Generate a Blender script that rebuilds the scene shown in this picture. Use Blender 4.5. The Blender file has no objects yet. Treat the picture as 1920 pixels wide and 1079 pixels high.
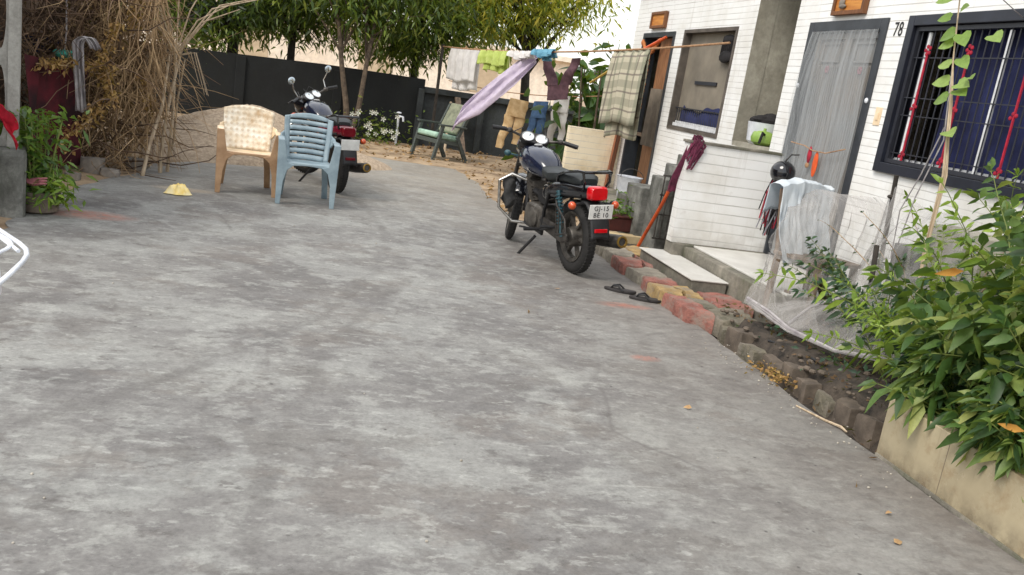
import bpy, math, random
import numpy as np
from mathutils import Matrix, Vector
random.seed(7); rng = np.random.default_rng(7)
scene = bpy.context.scene
COL = scene.collection
PI = math.pi
def V(*a): return Vector(a)

# ------------------------------------------------------------------ materials
def lin(c):
    f = lambda v: (v/255/12.92) if v/255 <= .04045 else ((v/255+.055)/1.055)**2.4
    return (f(c[0]), f(c[1]), f(c[2]), 1)
class NT:
    def __init__(s, name):
        s.m = bpy.data.materials.new(name); s.m.use_nodes = True
        s.t = s.m.node_tree; s.n = s.t.nodes; s.b = s.n['Principled BSDF']
        s.out = s.n['Material Output']; s.tc = None
    def new(s, typ, ins=None, **kw):
        x = s.n.new(typ)
        for k, v in kw.items(): setattr(x, k, v)
        for k, v in (ins or {}).items(): s.set(x, k, v)
        return x
    def set(s, node, k, v):
        inp = node.inputs[k]
        if hasattr(v, 'is_output'): s.t.links.new(v, inp)
        elif hasattr(v, 'outputs'): s.t.links.new(v.outputs[0], inp)
        else: inp.default_value = v
    def obj(s):
        if not s.tc: s.tc = s.n.new('ShaderNodeTexCoord')
        return s.tc.outputs['Object']
    def mapped(s, scale=(1, 1, 1), loc=(0, 0, 0), rot=(0, 0, 0)):
        return s.new('ShaderNodeMapping', {'Vector': s.obj(), 'Scale': scale, 'Location': loc, 'Rotation': rot}).outputs[0]
    def noise(s, scale, detail=5, rough=.6, vec=None, dist=0):
        return s.new('ShaderNodeTexNoise', {'Vector': vec if vec is not None else s.obj(), 'Scale': scale, 'Detail': detail, 'Roughness': rough, 'Distortion': dist}).outputs[0]
    def ramp(s, fac, stops, interp='LINEAR'):
        r = s.n.new('ShaderNodeValToRGB'); e = r.color_ramp.elements; r.color_ramp.interpolation = interp
        while len(e) < len(stops): e.new(.5)
        for i, (p, c) in enumerate(stops):
            e[i].position = p
            e[i].color = (c, c, c, 1) if isinstance(c, (int, float)) else (lin(c) if len(c) == 3 else c)
        s.t.links.new(fac, r.inputs[0]); return r.outputs[0]
    def mix(s, fac, a, b, mode='MIX'):
        x = s.new('ShaderNodeMix', data_type='RGBA', blend_type=mode)
        for k, v in ((0, fac), (6, a), (7, b)):
            if hasattr(v, 'is_output'): s.t.links.new(v, x.inputs[k])
            else: x.inputs[k].default_value = (lin(v) if isinstance(v, tuple) and len(v) == 3 else v)
        return x.outputs[2]
    def math(s, op, a, b=0., c=0.):
        x = s.new('ShaderNodeMath', operation=op)
        for i, v in enumerate((a, b, c)):
            if hasattr(v, 'is_output'): s.t.links.new(v, x.inputs[i])
            else: x.inputs[i].default_value = v
        return x.outputs[0]
    def bump(s, h, strength=.3, dist=.01):
        b = s.new('ShaderNodeBump', {'Height': h, 'Strength': strength, 'Distance': dist})
        s.t.links.new(b.outputs[0], s.b.inputs['Normal'])
    def base(s, c):
        s.set(s.b, 'Base Color', lin(c) if isinstance(c, tuple) and len(c) == 3 else c)
    def rough(s, r): s.set(s.b, 'Roughness', r)

def mat(name, c1, c2=None, scale=8, rough=.7, bump=0, metal=0, detail=6, coat=0, bscale=None, lo=.35, hi=.65):
    t = NT(name); t.rough(rough); t.b.inputs['Metallic'].default_value = metal
    if coat: t.b.inputs['Coat Weight'].default_value = coat
    if c2 is None: c2 = tuple(max(0, v*.86) for v in c1)
    n = t.noise(scale, detail, .65)
    t.base(t.ramp(n, [(lo, c2), (hi, c1)]))
    if bump: t.bump(t.noise(bscale or scale*4, 5), bump, .01)
    return t.m

def cloth_mat(name, c1, c2=None, trans=.3, scale=9):
    t = NT(name); t.rough(.9)
    c2 = c2 or tuple(v*.88 for v in c1)
    col = t.ramp(t.noise(scale, 4), [(.35, c2), (.65, c1)]); t.base(col)
    t.bump(t.noise(60, 3), .15, .004)
    tr = t.new('ShaderNodeBsdfTranslucent', {'Color': col})
    mx = t.new('ShaderNodeMixShader', {0: trans, 1: t.b.outputs[0], 2: tr.outputs[0]})
    t.t.links.new(mx.outputs[0], t.out.inputs[0]); return t.m

def leaf_mat(name, cols, trans=.35, rough=.45, oscale=.6):
    """colour varies from leaf to leaf and softly through the crown"""
    t = NT(name); t.rough(rough)
    g = t.new('ShaderNodeNewGeometry').outputs['Random Per Island']
    n = t.noise(oscale, 2)
    f = t.math('ADD', t.math('MULTIPLY', g, .62), t.math('MULTIPLY', n, .45))
    st = [(.12+.78*i/(len(cols)-1), c) for i, c in enumerate(cols)]
    col = t.ramp(f, st); col = t.mix(1., col, t.ramp(t.noise(38, 5, .7), [(.32, .78), (.68, 1.18)]), 'MULTIPLY'); t.base(col)
    tr = t.new('ShaderNodeBsdfTranslucent', {'Color': t.mix(.5, col, (150, 170, 40))})
    mx = t.new('ShaderNodeMixShader', {0: trans, 1: t.b.outputs[0], 2: tr.outputs[0]})
    t.t.links.new(mx.outputs[0], t.out.inputs[0]); return t.m

def concrete_mat():
    t = NT('worn_concrete'); 
    sx = t.new('ShaderNodeSeparateXYZ', {0: t.obj()}).outputs
    def lay(scale, loc, k, lo, hi, amt, c, sc=(1, 1.15, 1), rot=.2, rough=.68):
        nonlocal col
        n_ = t.noise(scale, 15, rough, t.mapped(sc, loc, (0, 0, rot)), .15)
        st_ = [(lo, 0.), (hi, amt)] if hi > lo else [(hi, amt), (lo, 0.)]
        col = t.mix(t.ramp(n_, st_), col, c); return n_
    big = t.noise(.9, 15, .64, t.mapped((.9, 1.05, 1)), .2)
    mid = t.noise(2.6, 14, .72, t.mapped((.9, 1.2, 1), (7, 3, 0), (0, 0, .2)), .2)
    fine = t.noise(13, 10, .8, t.mapped((.8, 1.2, 1)), .3)
    f = t.math('ADD', t.math('ADD', t.math('MULTIPLY', big, .5), t.math('MULTIPLY', mid, .36)), t.math('MULTIPLY', fine, .14))
    col = t.ramp(f, [(.40, (98, 96, 94)), (.47, (112, 110, 108)), (.53, (125, 124, 121)), (.61, (142, 142, 138))])
    lay(1.3, (1, 5, 0), 0, .50, .555, .43, (151, 152, 148))
    lay(1.7, (13, 2, 0), 0, .53, .575, .43, (100, 96, 92))
    lay(1.1, (4, 17, 0), 0, .55, .60, .42, (108, 101, 95))
    lay(4.6, (8, 1, 0), 0, .54, .60, .43, (159, 160, 155), (1, 1.3, 1), .35)
    sc = lay(6.5, (2, 21, 0), 0, .585, .63, .55, (88, 84, 81), (.9, 1.4, 1), .1)
    lay(11, (6, 6, 0), 0, .575, .62, .42, (167, 168, 163), (.8, 1.6, 1), .3)
    lay(3., (3, 9, 0), 0, .62, .66, .35, (174, 175, 169), (.35, 5, 1), .5, .75)
    lay(3., (5, 2, 0), 0, .62, .66, .35, (88, 84, 82), (.3, 6, 1), .35, .75)
    col = t.mix(1., col, t.ramp(fine, [(.34, .80), (.5, 1.), (.66, 1.12)]), 'MULTIPLY')
    # worn tyre tracks sweeping in from the gate to the parked motorcycles
    for (cx, cy, R_) in ((-5.2, 6.2, 7.45), (-6.4, 7.8, 7.05), (9.5, 2.2, 9.6)):
        dx = t.math('SUBTRACT', sx[0], cx); dy = t.math('SUBTRACT', sx[1], cy)
        q = t.math('ABSOLUTE', t.math('SUBTRACT', t.math('SQRT', t.math('ADD', t.math('MULTIPLY', dx, dx), t.math('MULTIPLY', dy, dy))), R_))
        col = t.mix(t.math('MULTIPLY', t.ramp(q, [(.02, .34), (.06, 0.)]), t.ramp(mid, [(.44, 0.), (.56, 1.)])), col, (86, 83, 81))
    grit = t.noise(60, 6, .85)
    col = t.mix(1., col, t.ramp(grit, [(.34, .76), (.5, 1.), (.68, 1.16)]), 'MULTIPLY')
    # browner and darker toward the house side
    d = t.math('MULTIPLY', t.ramp(t.math('MULTIPLY', t.math('ADD', sx[0], t.math('MULTIPLY', big, 1.6)), .22), [(.46, 0.), (.78, .7)]), .9)
    col = t.mix(d, col, t.ramp(fine, [(.34, (98, 92, 87)), (.66, (126, 119, 112))]))
    col = t.mix(t.math('MULTIPLY', t.ramp(t.math('MULTIPLY', sx[1], .06), [(.50, 0.), (.76, .6)]), t.ramp(mid, [(.3, .4), (.6, 1.)])), col, (150, 142, 128))
    # faded red powder patches on the slab
    red = None
    for (x, y, rx, ry) in ((-1.72, 7.25, .42, .2), (2.35, 5.98, .25, .1), (2.05, 4.72, .11, .07), (-1.25, 8.95, .35, .15)):
        dx = t.math('DIVIDE', t.math('SUBTRACT', sx[0], x), rx); dy = t.math('DIVIDE', t.math('SUBTRACT', sx[1], y), ry)
        r = t.math('SUBTRACT', 1., t.math('ADD', t.math('MULTIPLY', dx, dx), t.math('MULTIPLY', dy, dy))); r = t.math('MAXIMUM', r, 0.)
        if y == 8.95:
            col = t.mix(t.math('MULTIPLY', r, t.math('MULTIPLY', fine, .8)), col, (190, 170, 140)); continue
        red = r if red is None else t.math('MAXIMUM', red, r)
    col = t.mix(t.math('MULTIPLY', red, t.ramp(fine, [(.40, .08), (.56, .85)])), col, (160, 102, 84))
    # pits and specks
    vo = t.new('ShaderNodeTexVoronoi', {'Vector': t.obj(), 'Scale': 9.}); 
    col = t.mix(t.math('MULTIPLY', t.ramp(vo.outputs['Distance'], [(.04, 1.), (.10, 0.)]), t.ramp(t.noise(1.7, 3), [(.5, 0.), (.58, .9)])), col, (60, 57, 56))
    # hairline cracks
    w = t.mix(.12, t.obj(), t.new('ShaderNodeTexNoise', {'Vector': t.obj(), 'Scale': 2.5, 'Detail': 6}).outputs[1])
    ve = t.new('ShaderNodeTexVoronoi', {'Vector': w, 'Scale': .55}, feature='DISTANCE_TO_EDGE')
    col = t.mix(t.math('MULTIPLY', t.ramp(ve.outputs[0], [(.002, 1.), (.006, 0.)]), t.ramp(t.noise(.9, 2), [(.5, 0.), (.6, .4)])), col, (84, 80, 78))
    t.base(col); t.rough(t.ramp(mid, [(.3, .62), (.7, .88)]))
    t.bump(t.math('ADD', fine, t.math('MULTIPLY', sc, .6)), .3, .01); return t.m

def tile_mat(name='tile_cladding', row=.06, axis='Y', white=(236, 237, 236), grime=(216, 214, 208), lw=.12, warm=None):
    t = NT(name); sx = t.new('ShaderNodeSeparateXYZ', {0: t.obj()}).outputs
    z = t.math('DIVIDE', t.math('ADD', sx[2], t.math('MULTIPLY', t.noise(1.1, 3), .022)), row); fr = t.math('FRACT', z)
    row_id = t.math('FLOOR', z)
    line = t.math('LESS_THAN', fr, lw)
    fade = t.ramp(t.noise(2.3, 4), [(.35, .3), (.62, .95)])
    vj = t.math('LESS_THAN', t.math('FRACT', t.math('DIVIDE', sx[1 if axis == 'Y' else 0], .45)), .006)
    j = t.math('MAXIMUM', t.math('MULTIPLY', line, fade), t.math('MULTIPLY', vj, .35))
    rv = t.new('ShaderNodeTexWhiteNoise', {'W': row_id}, noise_dimensions='1D').outputs[0]
    col = t.ramp(t.noise(1.6, 7, .65), [(.33, grime), (.55, white)])
    col = t.mix(t.math('MULTIPLY', rv, .10), col, (214, 212, 206))
    # smudges
    col = t.mix(t.ramp(t.noise(5, 8, .7), [(.60, 0.), (.75, .45)]), col, (150, 142, 128))
    col = t.mix(t.ramp(t.noise(3.2, 8, .7, t.mapped((2.2, 2.2, .16))), [(.58, 0.), (.72, .38)]), col, (160, 150, 134))
    # dirt splashed up from the floor
    col = t.mix(t.math('MULTIPLY', t.ramp(sx[2], [(.28, .6), (.62, 0.)]), t.ramp(t.noise(6, 6), [(.35, .1), (.7, .9)])), col, (140, 128, 110))
    col = t.mix(j, col, (182, 180, 176)); t.base(col)
    t.rough(t.ramp(t.noise(9, 4), [(.3, .28), (.7, .5)]))
    t.bump(t.math('ADD', t.math('SUBTRACT', 1., j), t.math('MULTIPLY', t.noise(35, 3), .12)), .5, .004); return t.m

def stained_mat(name, c, dark, moss=None, scale=1.2, rough=.85, zlo=None):
    t = NT(name)
    n = t.noise(scale, 9, .68, None, .5); f = t.noise(scale*14, 6, .7)
    col = t.ramp(n, [(.34, dark), (.5, tuple((a+b)/2 for a, b in zip(c, dark))), (.64, c)])
    col = t.mix(1., col, t.ramp(f, [(.3, .78), (.7, 1.12)]), 'MULTIPLY')
    if moss:
        col = t.mix(t.ramp(t.noise(scale*2.2, 7, .7, t.mapped((1, 1, .45), (4, 2, 1))), [(.52, 0.), (.68, .8)]), col, moss)
    t.base(col); t.rough(rough); t.bump(f, .4, .008); return t.m

def wood_mat(name, c1, c2, axis=2, rough=.6, scale=6):
    t = NT(name); s = [7., 7., 7.]; s[axis] = .7
    n = t.noise(scale, 6, .6, t.mapped(tuple(s)))
    t.base(t.ramp(n, [(.32, c2), (.66, c1)])); t.rough(rough); t.bump(n, .3, .004); return t.m

def net_mat():
    t = NT('white_netting'); t.rough(.9); t.base((164, 161, 158))
    uv = t.new('ShaderNodeTexCoord').outputs['UV']
    st = t.noise(1., 6, .6, t.new('ShaderNodeMapping', {'Vector': uv, 'Scale': (26, 2.5, 1)}).outputs[0], .6)
    n = t.noise(2.6, 5, .6); n2 = t.noise(40, 4, .7)
    a = t.math('ADD', t.math('ADD', t.ramp(n, [(.35, .12), (.65, .34)]), t.ramp(st, [(.45, 0.), (.7, .30)])), t.math('MULTIPLY', n2, .12))
    lw = t.new('ShaderNodeLayerWeight', {'Blend': .45}).outputs['Facing']
    a = t.math('MINIMUM', t.math('ADD', t.math('MULTIPLY', a, .8), t.math('MULTIPLY', lw, .28)), .7)
    tp = t.new('ShaderNodeBsdfTransparent')
    mx = t.new('ShaderNodeMixShader', {0: a, 1: tp.outputs[0], 2: t.b.outputs[0]})
    t.t.links.new(mx.outputs[0], t.out.inputs[0]); return t.m

def plaid_mat():
    t = NT('plaid_cotton'); t.rough(.9)
    uv = t.new('ShaderNodeTexCoord').outputs['UV']; s = t.new('ShaderNodeSeparateXYZ', {0: uv}).outputs
    def bands(c, n, w, o=0.): return t.math('LESS_THAN', t.math('FRACT', t.math('ADD', t.math('MULTIPLY', c, n), o)), w)
    col = t.mix(t.math('MULTIPLY', bands(s[0], 5, .42), .55), (176, 170, 150), (112, 120, 100))
    col = t.mix(t.math('MULTIPLY', bands(s[1], 9, .42), .5), col, (120, 120, 104))
    col = t.mix(t.math('MULTIPLY', bands(s[0], 4, .08, .3), .7), col, (92, 84, 78))
    col = t.mix(t.math('MULTIPLY', bands(s[1], 9, .10, .3), .7), col, (98, 88, 84))
    t.base(col); return t.m

M = {}
M['concrete'] = concrete_mat()
M['tile'] = tile_mat(); M['tile_x'] = tile_mat('tile_cladding_divider', axis='X', row=.088, lw=.11)
M['tile_sunlit'] = tile_mat('warm_lit_tile_cladding', axis='X', row=.085, white=(240, 228, 200), grime=(214, 192, 150), lw=.07)  # warm sunlight on the far low wall is put into its tile colour
M['grey_plaster'] = stained_mat('stained_plaster', (176, 172, 158), (122, 117, 104), None, 1.1)
M['plinth'] = stained_mat('mossy_concrete', (142, 136, 124), (84, 82, 74), (78, 84, 62), 2.0)
M['old_concrete'] = stained_mat('old_concrete', (138, 138, 132), (70, 70, 66), (60, 62, 54), 3.0)
M['black_wall'] = stained_mat('soot_black_wall', (23, 27, 28), (11, 14, 15), (24, 27, 22), 1.3)
M['grey_wall'] = stained_mat('dark_grey_render', (62, 67, 68), (34, 38, 40), (40, 42, 34), 1.6)
M['marble'] = mat('white_marble', (214, 213, 208), (188, 186, 180), 3, .3, .02)
M['dark_frame'] = mat('dark_grey_paint', (58, 62, 68), (44, 47, 52), 6, .45, .05)
M['black_frame'] = mat('blue_black_paint', (34, 38, 50), (23, 26, 36), 6, .4, .05)
M['steel_grey'] = mat('grey_steel_mesh', (140, 146, 150), (150, 138, 124), 1.1, .5, .05)
M['bar'] = mat('dark_bar', (46, 48, 56), None, 8, .45)
M['white_bar'] = mat('white_enamel', (222, 224, 226), None, 8, .35)
M['red_cloth'] = cloth_mat('red_cloth', (196, 22, 48), (150, 14, 36), .2)
M['crimson'] = mat('crimson_ribbon', (176, 24, 52), (130, 16, 40), 20, .7)
M['blue_curtain'] = cloth_mat('blue_curtain', (38, 46, 92), (22, 26, 60), .1, 4)
M['beige_cloth'] = cloth_mat('beige_curtain', (150, 140, 126), (112, 104, 94), .2, 3)
M['orange_wood'] = wood_mat('orange_varnished_wood', (202, 138, 62), (166, 100, 40), 1)
M['brown_wood'] = wood_mat('brown_wood', (128, 82, 46), (86, 52, 28), 2)
M['old_wood'] = wood_mat('weathered_wood', (132, 112, 92), (80, 66, 54), 2)
M['bamboo'] = wood_mat('dry_pole_bark', (196, 178, 152), (146, 126, 102), 2, .75)
M['plank'] = wood_mat('reddish_plank', (166, 106, 72), (112, 66, 42), 2)
M['door_wood'] = wood_mat('door_wood', (160, 112, 74), (110, 72, 44), 2)
M['ink'] = mat('black_ink', (26, 26, 28), None, 8, .6)
M['soil'] = mat('dark_soil', (78, 69, 60), (36, 32, 28), 9, .95, .9)
M['sand'] = mat('building_sand', (188, 169, 146), (142, 125, 106), 24, .95, 1., bscale=70, detail=10)
M['dirt'] = mat('dry_dirt', (176, 154, 126), (116, 96, 74), 2.2, .95, .7, bscale=30)
M['blue_plastic'] = mat('blue_grey_plastic', (146, 164, 172), (116, 134, 144), 5, .42, .03)
M['tan_plastic'] = mat('tan_plastic', (180, 146, 112), (146, 112, 80), 5, .5, .04)
def cream_lattice():
    t = NT('cream_woven_pattern_plastic'); t.rough(.5)
    v = t.mapped((1, .2, 1), (0, 0, 0), (0, PI/4, 0))
    s = t.new('ShaderNodeSeparateXYZ', {0: v}).outputs
    a = t.math('SINE', t.math('MULTIPLY', s[0], 78.)); b = t.math('SINE', t.math('MULTIPLY', s[2], 78.))
    k = t.math('MULTIPLY', a, b)
    stain = t.noise(7, 6, .65)
    c = t.ramp(stain, [(.35, (190, 162, 126)), (.48, (226, 212, 188)), (.62, (240, 234, 220))])
    c = t.mix(t.math('MULTIPLY', t.ramp(k, [(.25, 0.), (.7, 1.)]), t.ramp(stain, [(.35, .15), (.6, .5)])), c, (182, 152, 116)); t.base(c); t.bump(k, .4, .006); return t.m
M['cream_plastic'] = cream_lattice()
M['cream_plain'] = mat('cream_plastic', (238, 220, 190), (214, 186, 148), 6, .45, .04)
M['grey_green_wood'] = wood_mat('grey_green_painted_wood', (84, 92, 88), (50, 56, 54), 1)
M['mint_cushion'] = cloth_mat('mint_cushion', (170, 200, 182), (126, 158, 142), .05)
M['pale_cushion'] = cloth_mat('faded_cushion', (142, 146, 124), (104, 108, 92), .05)
M['tyre'] = mat('tyre_rubber', (40, 39, 38), (28, 27, 27), 20, .8, .2)
M['black_gloss'] = mat('black_bodywork', (20, 22, 28), (14, 15, 19), 5, .14, 0, coat=.5)
M['tank_paint'] = mat('blue_black_tank', (28, 36, 58), (20, 26, 44), 4, .16, 0, coat=.7)
M['black_plastic'] = mat('black_plastic', (32, 32, 34), (22, 22, 24), 12, .5, .05)
M['seat_vinyl'] = mat('seat_vinyl', (36, 42, 44), (26, 30, 32), 9, .5, .15)
M['chrome'] = mat('dusty_chrome', (206, 204, 200), (168, 164, 158), 14, .25, 0, 1.)
M['engine'] = mat('engine_alloy', (120, 116, 110), (70, 66, 62), 12, .5, .1, .7)
M['steel'] = mat('grimy_steel', (92, 88, 84), (50, 47, 45), 14, .45, .1, .6)
M['brass'] = mat('brass_tip', (178, 146, 76), (130, 100, 46), 18, .35, 0, .8)
M['red_lens'] = mat('red_lens', (214, 16, 28), (176, 8, 20), 6, .12, 0, coat=.6)
M['amber_lens'] = mat('amber_lens', (206, 84, 34), (168, 60, 22), 6, .15, 0, coat=.5)
M['plate_white'] = mat('plate_white', (232, 232, 228), (206, 206, 202), 9, .5)
M['dial'] = mat('dial_face', (226, 234, 238), (196, 206, 212), 12, .2)
M['teal_metal'] = mat('teal_metal', (54, 92, 102), (34, 62, 70), 8, .4)
M['crimson_paint'] = mat('crimson_paint', (120, 14, 44), (90, 10, 34), 5, .2, 0, coat=.5)
M['dark_lens'] = mat('dark_red_lens', (110, 10, 26), (84, 6, 18), 6, .2, 0, coat=.4)
M['mirror'] = mat('mirror_glass', (200, 210, 214), None, 5, .08, 0, .9)
M['bag'] = mat('dark_canvas', (58, 58, 58), (36, 36, 36), 12, .75, .5)
M['white_metal'] = mat('white_tube', (226, 230, 236), (196, 200, 208), 9, .3)
M['yellow_plastic'] = mat('yellow_plastic', (242, 206, 84), (244, 232, 190), 7, .4, .2)
M['white_plastic'] = cloth_mat('white_plastic_bag', (232, 232, 232), (206, 206, 208), .3)
M['orange_pole'] = mat('orange_pole', (214, 92, 40), (170, 66, 30), 14, .4, .05)
M['mop_cloth'] = cloth_mat('plum_mop_strands', (118, 48, 76), (78, 30, 50), .1, 20)
M['netting'] = net_mat()
M['gauze'] = cloth_mat('grey_gauze', (204, 200, 200), (164, 158, 162), .35)
M['sheet_white'] = cloth_mat('white_sheet', (240, 238, 236), (222, 220, 218), .45)
M['lime'] = cloth_mat('lime_cloth', (214, 226, 140), (190, 206, 108), .4)
M['lavender'] = cloth_mat('lavender_cloth', (226, 216, 230), (204, 192, 212), .4)
M['maroon'] = cloth_mat('plum_trousers', (108, 78, 86), (76, 54, 62), .15)
M['khaki'] = cloth_mat('khaki_trousers', (222, 196, 152), (190, 158, 112), .2)
M['denim'] = cloth_mat('denim', (76, 106, 142), (50, 76, 108), .1)
M['sky_blue'] = cloth_mat('sky_blue_cloth', (128, 184, 206), (92, 150, 176), .3)
M['plaid'] = plaid_mat()
M['rope'] = mat('tan_rope', (176, 140, 106), (132, 98, 70), 30, .9)
M['bottle_green'] = mat('green_pot', (156, 186, 92), (120, 152, 70), 6, .4)
M['black_rag'] = cloth_mat('black_rag', (38, 36, 38), (24, 22, 24), .05)
M['twig'] = mat('dry_twig', (182, 154, 116), (118, 94, 68), 4, .9)
M['vine_twig'] = mat('dark_twig', (122, 98, 76), (60, 46, 38), 3, .9)
M['bark'] = mat('tree_bark', (112, 98, 82), (64, 54, 46), 10, .9, .5)
M['bark_dark'] = mat('dark_bark', (62, 56, 50), (38, 34, 30), 10, .9, .5)
M['stem_green'] = mat('green_stem', (124, 136, 66), (92, 104, 50), 10, .7)
M['maroon_tarp'] = cloth_mat('maroon_tarpaulin', (92, 22, 34), (40, 14, 20), .03, 4.2)
M['navy_tarp'] = cloth_mat('navy_tarpaulin', (26, 36, 74), (16, 22, 48), .05)
M['brown_trough'] = mat('brown_trough', (86, 40, 36), (60, 26, 24), 8, .6, .1)
M['beige_tile'] = NT('beige_planter_tile').m
M['beige_render'] = stained_mat('beige_render', (248, 236, 220), (240, 222, 200), None, .5)
M['terracotta'] = mat('faded_pot', (122, 110, 98), (84, 74, 66), 8, .85, .3)
M['stone'] = mat('grey_stone', (150, 142, 132), (104, 98, 92), 6, .9, .5)
M['ochre'] = mat('dry_leaf', (186, 158, 116), (150, 116, 78), 20, .8)
M['rock'] = mat('brick_grey', (118, 106, 94), (70, 62, 54), 5, .9, .8, bscale=18)
M['slipper'] = mat('black_rubber_sole', (52, 48, 48), (36, 33, 33), 10, .7, .1)
def setup_planter_tile():
    t = NT('beige_glazed_tile')
    n = t.noise(1.6, 6, .6)
    col = t.ramp(n, [(.35, (158, 146, 120)), (.65, (186, 174, 146))])
    col = t.mix(t.ramp(t.noise(5, 9, .72), [(.52, 0.), (.66, .6)]), col, (136, 112, 82))
    zz = t.new('ShaderNodeSeparateXYZ', {0: t.obj()}).outputs[2]
    col = t.mix(t.math('MULTIPLY', t.ramp(zz, [(.0, .85), (.13, .0)]), t.ramp(t.noise(9, 8, .7), [(.36, .1), (.6, 1.)])), col, (92, 82, 68))
    col = t.mix(t.ramp(t.noise(4, 8, .7, t.mapped((3, 3, .25), (5, 1, 2))), [(.56, 0.), (.7, .5)]), col, (122, 108, 84))
    y = t.new('ShaderNodeSeparateXYZ', {0: t.obj()}).outputs
    j = t.math('LESS_THAN', t.math('FRACT', t.math('ADD', t.math('DIVIDE', y[1], .62), .12)), .008)
    col = t.mix(j, col, (120, 108, 90)); t.base(col); t.rough(t.ramp(n, [(.3, .22), (.7, .38)])); t.bump(t.math('SUBTRACT', 1., j), .4, .003); return t.m
M['beige_tile'] = setup_planter_tile()
def paver_mat(name, c, d):
    t = NT(name); n = t.noise(4.5, 7, .7); g = t.noise(40, 5, .7)
    col = t.ramp(n, [(.36, d), (.6, c)]); col = t.mix(1., col, t.ramp(g, [(.3, .75), (.7, 1.15)]), 'MULTIPLY')
    col = t.mix(t.ramp(t.noise(7, 6, .7, t.mapped((1, 1, 1), (9, 4, 2))), [(.48, 0.), (.62, .7)]), col, (132, 124, 114))
    t.base(col); t.rough(.9); t.bump(t.math('ADD', g, t.math('MULTIPLY', n, 1.5)), .9, .012); return t.m
M['pave_red'] = paver_mat('red_paver', (160, 106, 94), (118, 74, 66))
M['pave_yellow'] = paver_mat('yellow_paver', (178, 152, 104), (136, 112, 74))
M['pave_grey'] = paver_mat('grey_paver', (150, 144, 130), (112, 106, 96))
M['pave_green'] = paver_mat('greenish_paver', (128, 120, 104), (90, 88, 74))
LEAF = {
 'dark': leaf_mat('shaded_leaves', [(18, 36, 22), (36, 58, 30), (66, 90, 40), (116, 130, 62)], .42),  # shade of the left and inner crowns put into the leaf colour
 'mid': leaf_mat('mid_leaves', [(26, 46, 22), (54, 80, 34), (96, 118, 46), (154, 156, 70)], .45),
 'lit': leaf_mat('sunlit_leaves', [(64, 84, 30), (116, 130, 42), (170, 166, 58), (214, 196, 84)], .5),  # sunlight on the right and upper crowns put into the leaf colour
 'bush': leaf_mat('bush_leaves', [(24, 46, 28), (44, 74, 38), (72, 104, 50), (104, 128, 62), (160, 164, 90)], .35, .5, 2.2),
 'lime': leaf_mat('lime_leaves', [(86, 116, 40), (120, 150, 52), (158, 184, 78)], .4, .45, 3),
 'cool': leaf_mat('cool_leaves', [(26, 50, 40), (46, 76, 58), (78, 108, 78)], .3, .45, 3),
 'vine': leaf_mat('vine_leaves', [(112, 146, 66), (142, 172, 88), (166, 190, 108)], .45, .4, 3),
 'broad': leaf_mat('broad_leaves', [(26, 54, 26), (46, 80, 36), (82, 114, 52)], .3, .35, 2),
 'pot': leaf_mat('pot_leaves', [(44, 76, 30), (76, 110, 42), (118, 146, 62)], .35, .4, 4),
 'dry': leaf_mat('withered_leaves', [(120, 88, 54), (168, 130, 80), (206, 172, 112)], .3, .8, 2),
 'litter': leaf_mat('litter_leaves', [(92, 70, 48), (138, 108, 74), (184, 150, 104)], .1, .9, 2),
 'brown': leaf_mat('brown_leaves', [(66, 50, 38), (98, 76, 56), (130, 104, 76)], .2, .9, 2),
}

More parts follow.
